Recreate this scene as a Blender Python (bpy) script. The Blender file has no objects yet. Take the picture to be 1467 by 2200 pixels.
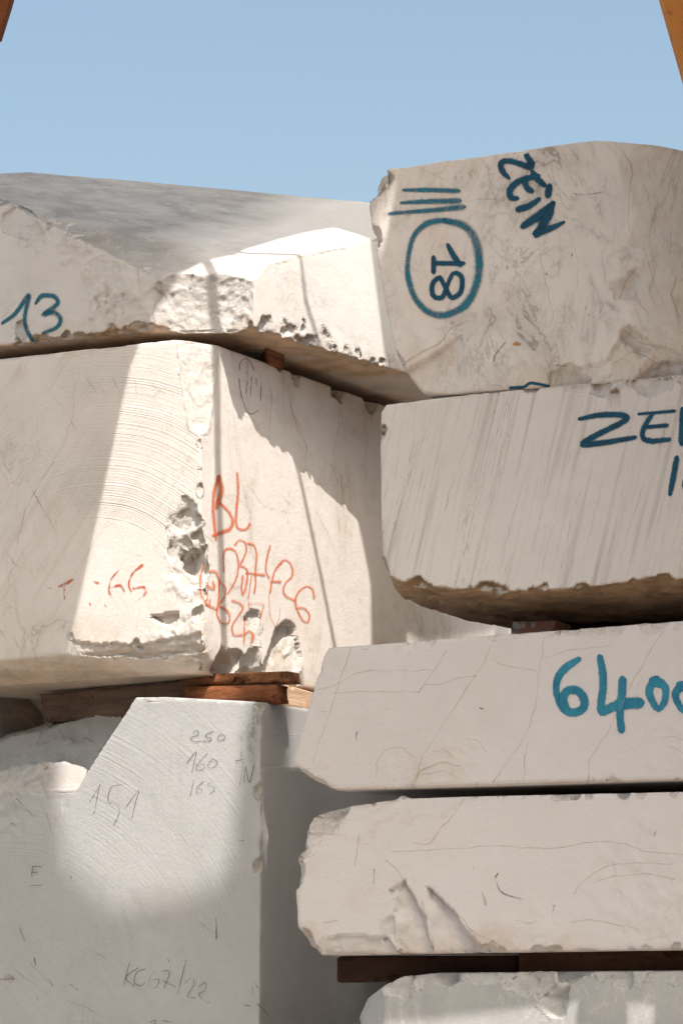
import bpy, bmesh, math, random
import numpy as np
from mathutils import Vector, Matrix
from mathutils.bvhtree import BVHTree
from mathutils.geometry import tessellate_polygon

# ---------------------------------------------------------------- camera, sky, sun
SC = bpy.context.scene
COL = SC.collection
F = 6200.0                       # focal length in pixels of the 1467 x 2200 photograph
PITCH = math.atan(950.0 / F)
ZC = 1.25
cam_d = bpy.data.cameras.new("camera")
cam_d.sensor_fit = 'VERTICAL'
cam_d.sensor_height = 36.0
cam_d.lens = 36.0 * F / 2200.0
cam_d.clip_end = 20000.0
cam = bpy.data.objects.new("camera", cam_d)
COL.objects.link(cam)
cam.location = (0, 0, ZC)
cam.rotation_euler = (math.pi / 2 + PITCH, 0, 0)
SC.camera = cam

SUN_AZ, SUN_EL = 18.0, 57.0      # degrees to the right of straight-behind-camera, and above the horizon
A_, E_ = math.radians(SUN_AZ), math.radians(SUN_EL)
SUN = np.array([math.sin(A_) * math.cos(E_), -math.cos(A_) * math.cos(E_), math.sin(E_)])
w = bpy.data.worlds.new("World")
SC.world = w
w.use_nodes = True
nt = w.node_tree
nt.nodes.clear()
sky = nt.nodes.new('ShaderNodeTexSky')
sky.sky_type = 'NISHITA'
sky.sun_disc = False
sky.sun_elevation = E_
sky.sun_rotation = math.atan2(SUN[0], SUN[1])
sky.altitude = 200
sky.air_density = 1.0
sky.dust_density = 6.0
sky.ozone_density = 0.5
bg = nt.nodes.new('ShaderNodeBackground')
bg.inputs['Strength'].default_value = 0.138
wo = nt.nodes.new('ShaderNodeOutputWorld')
tint = nt.nodes.new('ShaderNodeMix'); tint.data_type = 'RGBA'; tint.blend_type = 'MULTIPLY'
tint.inputs[0].default_value = 1.0; tint.inputs[7].default_value = (1.06, 1.08, 0.97, 1.0)
nt.links.new(sky.outputs[0], tint.inputs[6])
nt.links.new(tint.outputs[2], bg.inputs[0])
nt.links.new(bg.outputs[0], wo.inputs[0])

sun_d = bpy.data.lights.new("sun", 'SUN')
sun_d.energy = 3.9
sun_d.angle = math.radians(0.28)
sun_d.color = (1.0, 0.945, 0.88)
sun = bpy.data.objects.new("sun", sun_d)
COL.objects.link(sun)
sun.rotation_euler = Vector(SUN.tolist()).to_track_quat('Z', 'Y').to_euler()

SC.view_settings.view_transform = 'Standard'
SC.view_settings.look = 'None'
SC.view_settings.gamma = 1.0
SC.view_settings.exposure = 0.70
SC.cycles.sample_clamp_indirect = 6
SC.cycles.max_bounces = 8
SC.cycles.diffuse_bounces = 5
SC.cycles.transparent_max_bounces = 12

# ---------------------------------------------------------------- pixel <-> place
CAM = np.array([0, 0, ZC])
fw = np.array([0, math.cos(PITCH), math.sin(PITCH)])
up = np.array([0, -math.sin(PITCH), math.cos(PITCH)])
rt = np.array([1.0, 0, 0])
def ray(x, y): return rt * (x - 733.5) / F + up * (1100 - y) / F + fw
def hit(x, y, P0, n):
    d = ray(x, y); return CAM + d * (((P0 - CAM) @ n) / (d @ n))
def atY(x, y, Y):
    d = ray(x, y); return CAM + d * (Y / d[1])

def rotn(deg):
    a = math.radians(deg)
    return (np.array([-math.sin(a), -math.cos(a), 0]), np.array([math.cos(a), -math.sin(a), 0]))
nF, nR = rotn(28.0)              # the left stack: its front faces and its right faces
K = atY(430, 1100, 14.0)         # the arris of the middle left block
nS, nT = rotn(23.5)              # the right stack
S0 = atY(820, 1100, 12.3)
def pF(x, y, d=0.0): return hit(x, y, K - nF * d, nF)
def pR(x, y, o=0.0): return hit(x, y, K + nR * o, nR)
def pS(x, y, d=0.0): return hit(x, y, S0 - nS * d, nS)
nR2 = np.array([0.8095, -0.5872, 0.0])     # right face of the upper left block
K2 = np.array([-0.5033, 13.974, 4.3466])
def pR2(x, y, o=0.0): return hit(x, y, K2 + nR2 * o, nR2)

# ---------------------------------------------------------------- noise
def _hash(ix, iy, iz, seed):
    h = (ix.astype(np.int64) * 374761393 + iy.astype(np.int64) * 668265263 + iz.astype(np.int64) * 2147483647 + seed * 1274126177) & 0xFFFFFFFF
    h = ((h ^ (h >> 13)) * 1274126177) & 0xFFFFFFFF
    h = ((h ^ (h >> 16)) * 2246822519) & 0xFFFFFFFF
    h = h ^ (h >> 15)
    return (h & 0xFFFF).astype(np.float64) / 65535.0
def vnoise(P, scale, seed=0):
    Q = P * scale
    I = np.floor(Q); Fr = Q - I
    Fr = Fr * Fr * (3 - 2 * Fr)
    ix, iy, iz = I[:, 0], I[:, 1], I[:, 2]
    r = 0
    for dx in (0, 1):
        wx = Fr[:, 0] if dx else 1 - Fr[:, 0]
        for dy in (0, 1):
            wy = Fr[:, 1] if dy else 1 - Fr[:, 1]
            for dz in (0, 1):
                wz = Fr[:, 2] if dz else 1 - Fr[:, 2]
                r = r + wx * wy * wz * _hash(ix + dx, iy + dy, iz + dz, seed)
    return r * 2 - 1
def fbm(P, scale, oct=4, seed=0, gain=0.5):
    r = 0; a = 1.0; t = 0
    for i in range(oct):
        r = r + a * vnoise(P + i * 7.31, scale * 2 ** i, seed + i); t += a; a *= gain
    return r / t
def facet(P, scale, seed=0):
    """distance to the nearest of random points: planar, stepped breaks instead of soft lumps"""
    Q = P * scale
    I = np.floor(Q); best = np.full(len(P), 9.0); val = np.zeros(len(P))
    for dx in (-1, 0, 1):
        for dy in (-1, 0, 1):
            for dz in (-1, 0, 1):
                c = I + np.array([dx, dy, dz])
                hx = _hash(c[:, 0], c[:, 1], c[:, 2], seed); hy = _hash(c[:, 0], c[:, 1], c[:, 2], seed + 5); hz = _hash(c[:, 0], c[:, 1], c[:, 2], seed + 9)
                D = Q - c - np.stack([hx, hy, hz], 1)
                d = (D * D).sum(1)
                g = _hash(c[:, 0], c[:, 1], c[:, 2], seed + 13) - .5
                sl = D @ np.array([0.35, -0.2, 0.4]) * np.sign(g) + g
                m = d < best
                val = np.where(m, sl, val); best = np.where(m, d, best)
    return val

# ---------------------------------------------------------------- object helpers
def tag(o, label=None, cat=None, group=None, kind=None):
    if label: o['label'] = label
    if cat: o['category'] = cat
    if group: o['group'] = group
    if kind: o['kind'] = kind
    return o
def link(name, me, mat=None, parent=None, loc=None, rotz=0.0):
    """me is in world coordinates; the object gets its origin at loc and the mesh is moved to fit"""
    o = bpy.data.objects.new(name, me)
    COL.objects.link(o)
    if mat: me.materials.append(mat)
    if parent is not None:
        me.transform(parent.matrix_world.inverted())
        o.parent = parent
    elif loc is not None:
        Mx = Matrix.Translation(Vector(loc)) @ Matrix.Rotation(rotz, 4, 'Z')
        me.transform(Mx.inverted())
        o.matrix_world = Mx
    return o
def bm_mesh(bm, name):
    me = bpy.data.meshes.new(name)
    bmesh.ops.recalc_face_normals(bm, faces=bm.faces)
    bm.to_mesh(me); bm.free()
    return me
def hull_into(bm, pts):
    vs = [bm.verts.new(tuple(map(float, p))) for p in pts]
    r = bmesh.ops.convex_hull(bm, input=vs)
    bad = [v for v in r['geom_interior'] if isinstance(v, bmesh.types.BMVert)] + [v for v in r['geom_unused'] if isinstance(v, bmesh.types.BMVert)]
    bad = list(set(bad))
    bmesh.ops.delete(bm, geom=bad, context='VERTS')
def hull_planes(pts):
    bm = bmesh.new(); hull_into(bm, pts)
    bmesh.ops.recalc_face_normals(bm, faces=bm.faces)
    out = []
    amin = min(2e-3, .02 * max(f.calc_area() for f in bm.faces))
    for f in bm.faces:
        if f.calc_area() < amin: continue
        n = np.array(f.normal); d = float(n @ np.array(f.calc_center_median()))
        sd = np.array(pts) @ n - d
        if sd.max() > 2e-3:
            if sd.min() < -2e-3: continue
            n, d = -n, -d
        for q in out:
            if q[0] @ n > 0.985: break
        else: out.append((n, d))
    bm.free()
    return out

def block(name, hulls, ops, mat, rotz, voxel=0.011, edge=(0.02, 0.05), wob=0.004, seed=1, base=None, smooth=True, stain_w=0.06, facets=0.012):
    """union of convex hulls -> even mesh -> worn edges, breaks and scoops cut into it"""
    bm = bmesh.new()
    for h in hulls: hull_into(bm, h)
    me0 = bm_mesh(bm, name)
    tmp = bpy.data.objects.new("tmp", me0); COL.objects.link(tmp)
    md = tmp.modifiers.new("r", 'REMESH'); md.mode = 'VOXEL'; md.voxel_size = voxel; md.adaptivity = 0
    dg = bpy.context.evaluated_depsgraph_get(); dg.update()
    me = bpy.data.meshes.new_from_object(tmp.evaluated_get(dg))
    bpy.data.objects.remove(tmp); bpy.data.meshes.remove(me0)
    n = len(me.vertices)
    co = np.empty(n * 3); me.vertices.foreach_get('co', co); P = co.reshape(-1, 3)
    rough = np.zeros(n); stain = np.zeros(n)
    # edges: second-nearest plane of the hull a vertex lies on
    best = np.full(n, 1e9); E = np.full(n, 1.0); N = np.zeros((n, 3))
    for h in hulls:
        pl = hull_planes(h)
        D = np.stack([P @ q[0] - q[1] for q in pl], 1)
        NN = np.stack([q[0] for q in pl])
        o = np.argsort(-D, 1)
        d0 = np.take_along_axis(D, o[:, :1], 1)[:, 0]; d1 = np.take_along_axis(D, o[:, 1:2], 1)[:, 0]
        ad = np.abs(d0)
        m = (ad < best - .012) | ((ad < .014) & (best < .014 + 1e-9) & (-d1 > E)) | ((ad < .014) & (best >= .014))
        nn = NN[o[:, 0]] + NN[o[:, 1]] * np.exp(d1 / (edge[1]))[:, None]
        ln = np.linalg.norm(nn, axis=1); nn = nn / np.maximum(ln, 1e-6)[:, None]
        cosang = (NN[o[:, 0]] * NN[o[:, 1]]).sum(1)
        ee = -d1 + np.clip(cosang - 0.6, 0, 1) * 0.15
        E = np.where(m, ee, E); N = np.where(m[:, None], nn, N); best = np.where(m, ad, best)
    fall = np.clip(1 - E / edge[1], 0, 1) ** 2
    k = np.clip(fbm(P, 4, 3, seed) * 1.6 + 0.25, 0, 1) * 0.7 + np.clip(fbm(P, 14, 3, seed + 4) * 2.2, 0, 1) * 0.8 + 0.18
    push = edge[0] * fall * k + edge[0] * fall * np.clip(facet(P, 22, seed + 3), 0, 1) * .5
    P = P - N * push[:, None]
    P = P + N * (fbm(P, 1.3, 2, seed + 20) * wob)[:, None]
    rough = np.maximum(rough, np.clip(push / edge[0] * 1.6 - .25, 0, 1))
    stain = np.maximum(stain, np.clip(1 - E / stain_w, 0, 1) * np.clip(fbm(P, 3.0, 3, seed + 31) * 1.5 + .45, 0, 1))
    for op in ops:
        kind = op[0]
        if kind == 'cut':            # keep what lies behind a rough plane: point, normal, amplitude
            _, p0, nn, amp, sc = op[:5]
            lim = op[5] if len(op) > 5 else None
            nn = np.asarray(nn, float); nn = nn / np.linalg.norm(nn)
            d = (P - p0) @ nn
            if lim is not None:
                c0, rad = lim
                dd = np.linalg.norm(P - c0, axis=1)
                m = (d > -amp * 1.2) & (dd < rad)
            else:
                m = d > -amp * 1.2
            idx = np.nonzero(m)[0]
            if len(idx) == 0: continue
            Q = P[idx]
            nz = fbm(Q, sc, 4, seed + 50) * amp + facet(Q, sc * 1.3, seed + 51) * amp * .5
            dn = d[idx] + nz
            if lim is not None:
                dn = dn * np.clip((rad - dd[idx]) / (rad * .18), 0, 1)
            mv = np.maximum(dn, 0)
            P[idx] = Q - nn * mv[:, None]
            rough[idx] = np.maximum(rough[idx], np.clip(mv / (amp * .5 + 1e-4), 0, 1))
        elif kind == 'scoop':        # centre, radius, amplitude, noise scale
            _, c0, rad, amp, sc = op[:5]
            sq = op[5] if len(op) > 5 else None
            V = P - c0
            near = np.nonzero(np.linalg.norm(V, axis=1) < rad * 2.6)[0]
            if len(near) == 0: continue
            P_all, V_all = P, V
            P, V = P_all[near], V_all[near]
            wa = min(.55 * rad, .10); ws = .55 / rad
            cs = int(abs(c0[0] * 991 + c0[2] * 577)) % 97
            W = np.stack([fbm(P, ws, 4, cs + 7 * j, .6) for j in range(3)], 1) * wa
            if sq is not None:       # squash: (axis, factor)
                ax = np.asarray(sq[0], float); ax /= np.linalg.norm(ax)
                V2 = V + ((V @ ax) * (sq[1] - 1))[:, None] * ax
            else: V2 = V
            d = np.linalg.norm(V2 + W, axis=1)
            idx = np.nonzero(d < rad + amp)[0]
            if len(idx) == 0:
                P = P_all; continue
            Q = P[idx]
            rr = rad + fbm(Q, sc, 4, seed + 60) * amp * .8 + facet(Q, sc * .55, seed + 61) * amp * 1.3 + facet(Q, sc * 1.6, seed + 62) * amp * .5
            mv = np.maximum(rr - d[idx], 0)
            dirn = op[6] if len(op) > 6 else None
            if dirn is None:
                P[idx] = Q + V[idx] / np.maximum(d[idx], 1e-4)[:, None] * mv[:, None]
            else:                    # push along one direction, until on the sphere
                dv = np.asarray(dirn, float); dv /= np.linalg.norm(dv)
                b = V[idx] @ dv; c = (V[idx] ** 2).sum(1) - rr ** 2
                t = np.where(c < 0, -b + np.sqrt(np.maximum(b * b - c, 0)), 0)
                mv = t
                P[idx] = Q + dv * t[:, None]
            P_all[near] = P; P = P_all
            idx = near[idx]
            rough[idx] = np.maximum(rough[idx], np.clip(mv / (amp * .5 + 1e-4), 0, 1))
        elif kind == 'bump':         # relief on a region: centre, radius, amplitude, scale, direction
            _, c0, rad, amp, sc, dv = op
            d = np.linalg.norm(P - c0, axis=1)
            idx = np.nonzero(d < rad * 1.3)[0]
            Q = P[idx]; ww = np.clip((1 - d[idx] / rad + fbm(Q, 2.2 / rad, 4, seed + 73) * .9) * 2.5, 0, 1)
            P[idx] = Q + np.asarray(dv) * ((facet(Q, sc, seed + 70) * .6 + fbm(Q, sc * 1.5, 4, seed + 71)) * amp * ww)[:, None]
            rough[idx] = np.maximum(rough[idx], ww * .2)
        elif kind == 'wedge':        # recess inside a polygon on a face: deep at one side, running out at the other
            _, plane_p, nn, poly, deep, amp = op
            nn = np.asarray(nn, float); ax = np.array([-nn[1], nn[0], 0.0]); ax /= np.linalg.norm(ax); ay = np.cross(nn, ax)
            d0_ = (P - plane_p) @ nn
            PX = np.stack([(P - plane_p) @ ax, (P - plane_p) @ ay], 1)
            jit = np.stack([fbm(P, 9, 4, seed + 41), fbm(P, 9, 4, seed + 44)], 1) * .018
            QX = PX + jit
            pg = [((q - plane_p) @ ax, (q - plane_p) @ ay) for q, _w in poly]; wt = np.array([_w for q, _w in poly])
            inside = np.zeros(len(P), bool)
            for i in range(len(pg)):
                x1, y1 = pg[i]; x2, y2 = pg[(i + 1) % len(pg)]
                c_ = ((y1 > QX[:, 1]) != (y2 > QX[:, 1])) & (QX[:, 0] < (x2 - x1) * (QX[:, 1] - y1) / (y2 - y1 + 1e-12) + x1)
                inside ^= c_
            idx = np.nonzero(inside & (np.abs(d0_) < .06))[0]
            if len(idx) == 0: continue
            G = np.array(pg); D2 = ((QX[idx, None, :] - G[None]) ** 2).sum(2) + 1e-5
            W2 = D2 ** -1.2; tt = (W2 * wt).sum(1) / W2.sum(1)
            Q = P[idx]
            dd_ = deep * tt + fbm(Q, 18, 4, seed + 46) * amp + facet(Q, 14, seed + 47) * amp
            dd_ = np.maximum(dd_, 0)
            P[idx] = Q - nn * dd_[:, None]
            rough[idx] = np.maximum(rough[idx], .5)
        elif kind == 'stain':
            _, c0, rad, val = op
            d = np.linalg.norm(P - c0, axis=1)
            stain = np.maximum(stain, val * np.clip((1 - d / rad) * 2.5, 0, 1) * np.clip(fbm(P, 5, 3, seed + 81) * 1.6 + .7, 0, 1))
        elif kind == 'func':
            P, rough, stain = op[1](P, rough, stain)
    me.vertices.foreach_set('co', P.ravel())
    # broken surfaces get small true relief
    me.update()
    nr = np.empty(n * 3); me.vertices.foreach_get('normal', nr); nr = nr.reshape(-1, 3)
    P = P + nr * ((fbm(P, 26, 3, seed + 90) * .6 + facet(P, 30, seed + 92) * .5) * facets * .5 * rough)[:, None]
    me.vertices.foreach_set('co', P.ravel())
    for nm, arr in (('rough', rough), ('stain', stain)):
        at = me.attributes.new(nm, 'FLOAT', 'POINT'); at.data.foreach_set('value', arr.astype(np.float32))
    if smooth:
        me.polygons.foreach_set('use_smooth', [True] * len(me.polygons))
    me.update()
    me.name = name
    if base is None: base = (float(P[:, 0].mean()), float(P[:, 1].mean()), float(P[:, 2].min()))
    o = link(name, me, mat, None, base, rotz)
    BV[o.name] = BVHTree.FromPolygons([tuple(v) for v in P.tolist()], [tuple(p.vertices) for p in me.polygons])
    return o
BV = {}

# ---------------------------------------------------------------- materials
def rgb(r, g, b): return (r, g, b, 1.0)
class NT:
    def __init__(s, name):
        s.m = bpy.data.materials.new(name); s.m.use_nodes = True
        s.t = s.m.node_tree; s.t.nodes.clear()
        s.out = s.n('ShaderNodeOutputMaterial'); s.p = s.n('ShaderNodeBsdfPrincipled')
        s.l(s.p.outputs[0], s.out.inputs[0])
    def n(s, typ, **kw):
        x = s.t.nodes.new(typ)
        for k, v in kw.items(): setattr(x, k, v)
        return x
    def l(s, a, b): s.t.links.new(a, b)
    def val(s, sock, v):
        if hasattr(v, 'links') or hasattr(v, 'is_linked'): s.l(v, sock)
        else: sock.default_value = v
    def math(s, op, a, b=0.0, c=0.0, clamp=False):
        x = s.n('ShaderNodeMath', operation=op); x.use_clamp = clamp
        s.val(x.inputs[0], a); s.val(x.inputs[1], b)
        if op in ('MULTIPLY_ADD',): s.val(x.inputs[2], c)
        return x.outputs[0]
    def mix(s, f, a, b, mode='MIX'):
        x = s.n('ShaderNodeMix', data_type='RGBA', blend_type=mode)
        s.val(x.inputs[0], f); s.val(x.inputs[6], a); s.val(x.inputs[7], b)
        return x.outputs[2]
    def noise(s, vec, scale, detail=4, rough=.55, dist=0.0, dims='3D'):
        x = s.n('ShaderNodeTexNoise'); x.noise_dimensions = dims
        if dims == '1D': s.val(x.inputs['W'], vec)
        elif vec is not None: s.l(vec, x.inputs['Vector'])
        x.inputs['Scale'].default_value = scale; x.inputs['Detail'].default_value = detail
        x.inputs['Roughness'].default_value = rough; x.inputs['Distortion'].default_value = dist
        return x.outputs['Fac']
    def rng(s, v, a, b, c=0.0, d=1.0, smooth=False):
        x = s.n('ShaderNodeMapRange'); x.clamp = True
        if smooth: x.interpolation_type = 'SMOOTHSTEP'
        s.val(x.inputs[0], v)
        for i, q in enumerate((a, b, c, d)): x.inputs[i + 1].default_value = q
        return x.outputs[0]
    def mapping(s, vec, rot=(0, 0, 0), sc=(1, 1, 1), loc=(0, 0, 0)):
        x = s.n('ShaderNodeMapping'); s.l(vec, x.inputs[0])
        x.inputs['Location'].default_value = loc; x.inputs['Rotation'].default_value = rot; x.inputs['Scale'].default_value = sc
        return x.outputs[0]
    def attr(s, nm):
        x = s.n('ShaderNodeAttribute'); x.attribute_name = nm; return x.outputs['Fac']
    def obj(s):
        return s.n('ShaderNodeTexCoord').outputs['Object']

def marble(name, base=(.66, .60, .54), base2=(.60, .52, .45), vein=(.36, .31, .25), vein_amt=.5, vein_rot=(0, 0, 0), vein_sc=(1, 1, 1), vein_scale=2.0,
           vein_w=.02, dist=1.2, streak=0.0, streak_rot=(0, 0, 0), streak_col=(.27, .25, .2), saw=None, saw_amt=.5, stain_col=(.50, .36, .23), stain_amt=.65,
           fresh=(.76, .72, .67), specks=.35, seed=0.0, ochre=.3, crust=None, patina_shade=None, swirl=0.0):
    s = NT(name)
    oc = s.obj()
    oc = s.mapping(oc, loc=(seed, seed * .7, seed * .3))
    raw = s.obj()
    big = s.noise(oc, 1.1, 4, .6)
    col = s.mix(s.rng(big, .38, .66), rgb(*base), rgb(*base2))
    # fine mottling
    mot = s.noise(oc, 9, 6, .62)
    col = s.mix(s.rng(mot, .3, .75, 0, .10), col, rgb(*[c * .62 for c in base]))
    # ridged veins: two sizes
    vv = s.mapping(oc, vein_rot, vein_sc)
    n1 = s.noise(vv, vein_scale, 5, .6, dist)
    r1 = s.math('ABSOLUTE', s.math('SUBTRACT', n1, .5))
    m1 = s.rng(r1, 0.0, vein_w, 1, 0, True)
    gate = s.rng(s.noise(oc, 1.7, 3, .5), .46, .62)
    n2 = s.noise(vv, vein_scale * 2.7, 6, .65, dist * .8)
    r2 = s.math('ABSOLUTE', s.math('SUBTRACT', n2, .48))
    m2 = s.rng(r2, 0.0, vein_w * .9, .6, 0, True)
    gate2 = s.rng(s.noise(s.mapping(oc, loc=(3, 5, 1)), 2.3, 3, .5), .5, .64)
    soft = s.rng(r1, 0.0, vein_w * 5, .35, 0, True)
    vm = s.math('MAXIMUM', s.math('MULTIPLY', m1, gate), s.math('MULTIPLY', m2, gate2))
    vm = s.math('MAXIMUM', vm, s.math('MULTIPLY', soft, gate))
    col = s.mix(s.math('MULTIPLY', vm, vein_amt), col, rgb(*vein))
    if streak > 0:
        sv = s.mapping(oc, streak_rot, (1, 1, 1))
        sv = s.mapping(sv, (0, 0, 0), (13, 4, .45))
        sn = s.noise(sv, 1.6, 7, .68, .25)
        sm = s.rng(sn, .52, .68, 0, 1)
        sn2 = s.noise(s.mapping(sv, loc=(9, 0, 4)), 3.6, 4, .6, .15)
        sm2 = s.rng(s.math('ABSOLUTE', s.math('SUBTRACT', sn2, .5)), 0, .012, 1, 0)
        sm2 = s.math('MULTIPLY', sm2, s.rng(s.noise(s.mapping(sv, loc=(2, 2, 2)), .7, 3), .5, .62))
        al = s.math('MULTIPLY', s.math('MAXIMUM', s.math('MULTIPLY', sm, .6), sm2), streak, clamp=True)
        col = s.mix(al, col, rgb(*streak_col))
    if swirl > 0:
        for k_, (sc_, fr_) in enumerate(((.9, 11.0), (1.7, 8.0))):
            q_ = s.mapping(oc, (0, -.5, 0), (1, 1, .6), (k_ * 5.0, 0, 2))
            nn_ = s.noise(q_, sc_, 4, .55, 2.4)
            f_ = s.math('FRACT', s.math('MULTIPLY', nn_, fr_))
            d_ = s.math('ABSOLUTE', s.math('SUBTRACT', f_, .5))
            ln_ = s.rng(d_, 0, .09, 1, 0, True); wd_ = s.rng(d_, 0, .42, .30, 0, True)
            g_ = s.rng(s.noise(s.mapping(oc, loc=(7, k_ * 3.0, 1)), 2.0, 4, .6), .42, .66)
            br_ = s.rng(s.noise(oc, 14, 5, .7), .30, .62)
            a_ = s.math('MULTIPLY', s.math('MULTIPLY', s.math('MAXIMUM', ln_, wd_), g_), s.math('MULTIPLY', br_, swirl))
            col = s.mix(a_, col, rgb(*vein))
    # ochre clouds
    oc_m = s.rng(s.noise(s.mapping(oc, loc=(11, 2, 7)), 2.1, 5, .65, .6), .56, .76, 0, ochre)
    col = s.mix(oc_m, col, rgb(.56, .40, .26))
    ra = s.attr('rough'); sa = s.attr('stain')
    # fresh breaks are whiter, sugary
    fr = s.mix(s.rng(s.noise(oc, 22, 5, .7), .35, .7), rgb(*fresh), rgb(*[c * .93 for c in fresh]))
    col = s.mix(s.math('MULTIPLY', ra, .75), col, fr)
    stn = s.noise(oc, 13, 6, .7)
    col = s.mix(s.math('MULTIPLY', s.math('MULTIPLY', sa, s.rng(stn, .28, .66)), stain_amt), col, rgb(*stain_col))
    if crust is not None:
        cn = s.noise(s.mapping(oc, (0, .5, 0), (1, 1, 4)), 7, 7, .7, .5)
        cc = s.mix(s.rng(cn, .35, .65), rgb(*crust), rgb(*[c * .5 for c in crust]))
        col = s.mix(s.attr('crust'), col, cc)
    if patina_shade is not None:
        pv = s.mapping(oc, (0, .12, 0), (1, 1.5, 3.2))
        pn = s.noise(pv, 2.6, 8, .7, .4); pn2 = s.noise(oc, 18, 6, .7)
        pc = s.mix(s.rng(pn, .36, .64), rgb(*patina_shade), rgb(*[c * .62 for c in patina_shade]))
        pc = s.mix(s.rng(pn2, .55, .75, 0, .45), pc, rgb(*[min(1, c * 1.5) for c in patina_shade]))
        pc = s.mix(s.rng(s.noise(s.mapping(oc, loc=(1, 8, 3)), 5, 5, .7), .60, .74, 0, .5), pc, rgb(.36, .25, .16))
        col = s.mix(s.attr('patina_shade'), col, pc)
    if specks > 0:
        vo = s.n('ShaderNodeTexVoronoi'); s.l(oc, vo.inputs['Vector']); vo.inputs['Scale'].default_value = 9.0
        sp = s.rng(vo.outputs['Distance'], .012, .04, 1, 0)
        sp = s.math('MULTIPLY', sp, s.rng(s.noise(oc, 3.1, 2), .52, .6))
        col = s.mix(s.math('MULTIPLY', sp, specks), col, rgb(.08, .06, .045))
    # saw marks: rings about a centre (in the block's own coordinates)
    inv = s.math('SUBTRACT', 1.0, s.math('MULTIPLY', ra, 1.0), clamp=True)
    fine = s.noise(oc, 60, 8, .7)
    h = s.math('MULTIPLY', fine, .0035)
    h = s.math('ADD', h, s.math('MULTIPLY', s.noise(oc, 7, 5, .6), .006))
    if saw is not None:
        cx, cz, freq, rmin, rmax = saw
        sep = s.n('ShaderNodeSeparateXYZ'); s.l(raw, sep.inputs[0])
        dx = s.math('SUBTRACT', sep.outputs['X'], cx); dz = s.math('SUBTRACT', sep.outputs['Z'], cz)
        rr = s.math('SQRT', s.math('ADD', s.math('MULTIPLY', dx, dx), s.math('MULTIPLY', dz, dz)))
        wob_ = s.math('ADD', rr, s.math('MULTIPLY', s.noise(oc, 3, 2), .02))
        rings = s.math('ADD', s.math('MULTIPLY', s.noise(wob_, freq, 3, .75, 0, '1D'), .7), s.math('MULTIPLY', s.noise(oc, 26, 5, .7), .3))
        g = s.rng(s.noise(s.mapping(oc, loc=(4, 4, 9)), 2.2, 5, .6), .36, .62, .0, 1)
        # only on the front face
        ge = s.n('ShaderNodeNewGeometry'); tr = s.n('ShaderNodeVectorTransform'); tr.vector_type = 'NORMAL'; tr.convert_from = 'WORLD'; tr.convert_to = 'OBJECT'
        s.l(ge.outputs['True Normal'], tr.inputs[0]); sp2 = s.n('ShaderNodeSeparateXYZ'); s.l(tr.outputs[0], sp2.inputs[0])
        face = s.rng(sp2.outputs['Y'], -.97, -.85, 1, 0)
        am = s.math('MULTIPLY', s.math('MULTIPLY', g, face), inv)
        am = s.math('MULTIPLY', am, s.math('MULTIPLY', s.rng(wob_, rmin, rmin + .18, .06, 1, True), s.rng(wob_, rmax, rmax + .3, 1, .08, True)))
        h = s.math('ADD', h, s.math('MULTIPLY', s.math('MULTIPLY', s.rng(rings, .3, .7), am), .014 * saw_amt))
        am = s.math('MULTIPLY', am, s.rng(s.noise(wob_, 9, 3, .6, 0, '1D'), .38, .62, .25, 1.25))
        grv = s.rng(rings, .26, .40, 1, 0)
        col = s.mix(s.math('MULTIPLY', s.math('MULTIPLY', grv, am), .30 * saw_amt), col, rgb(*[c * .62 for c in base]))
    # rough breaks
    rb = s.noise(oc, 42, 9, .8, .5)
    h = s.math('ADD', h, s.math('MULTIPLY', s.math('MULTIPLY', rb, ra), .030))
    b = s.n('ShaderNodeBump'); b.inputs['Strength'].default_value = .75; b.inputs['Distance'].default_value = 1.0
    s.l(h, b.inputs['Height'])
    s.l(col, s.p.inputs['Base Color']); s.l(b.outputs[0], s.p.inputs['Normal'])
    s.val(s.p.inputs['Roughness'], s.rng(mot, .3, .7, .62, .82)); s.p.inputs['Specular IOR Level'].default_value = .25
    return s.m

def wood(name, c1, c2, axis='X', bump=.01):
    s = NT(name); oc = s.obj()
    sc = {'X': (1, 9, 9), 'Y': (9, 1, 9), 'Z': (9, 9, 1)}[axis]
    g = s.noise(s.mapping(oc, (0, 0, 0), sc), 4, 8, .7, .5)
    col = s.mix(s.rng(g, .32, .68), rgb(*c1), rgb(*c2))
    b2 = s.noise(oc, 6, 5, .65)
    col = s.mix(s.rng(b2, .5, .75, 0, .7), col, rgb(*[c * .35 for c in c1]))
    vo = s.n('ShaderNodeTexVoronoi'); s.l(oc, vo.inputs['Vector']); vo.inputs['Scale'].default_value = 14
    col = s.mix(s.rng(vo.outputs['Distance'], .05, .14, .8, 0), col, rgb(.03, .02, .015))
    b = s.n('ShaderNodeBump'); b.inputs['Strength'].default_value = .8; b.inputs['Distance'].default_value = 1
    s.l(s.math('MULTIPLY', s.math('ADD', g, b2), bump), b.inputs['Height'])
    s.l(col, s.p.inputs['Base Color']); s.l(b.outputs[0], s.p.inputs['Normal'])
    s.p.inputs['Roughness'].default_value = .85; s.p.inputs['Specular IOR Level'].default_value = .15
    return s.m

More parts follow.
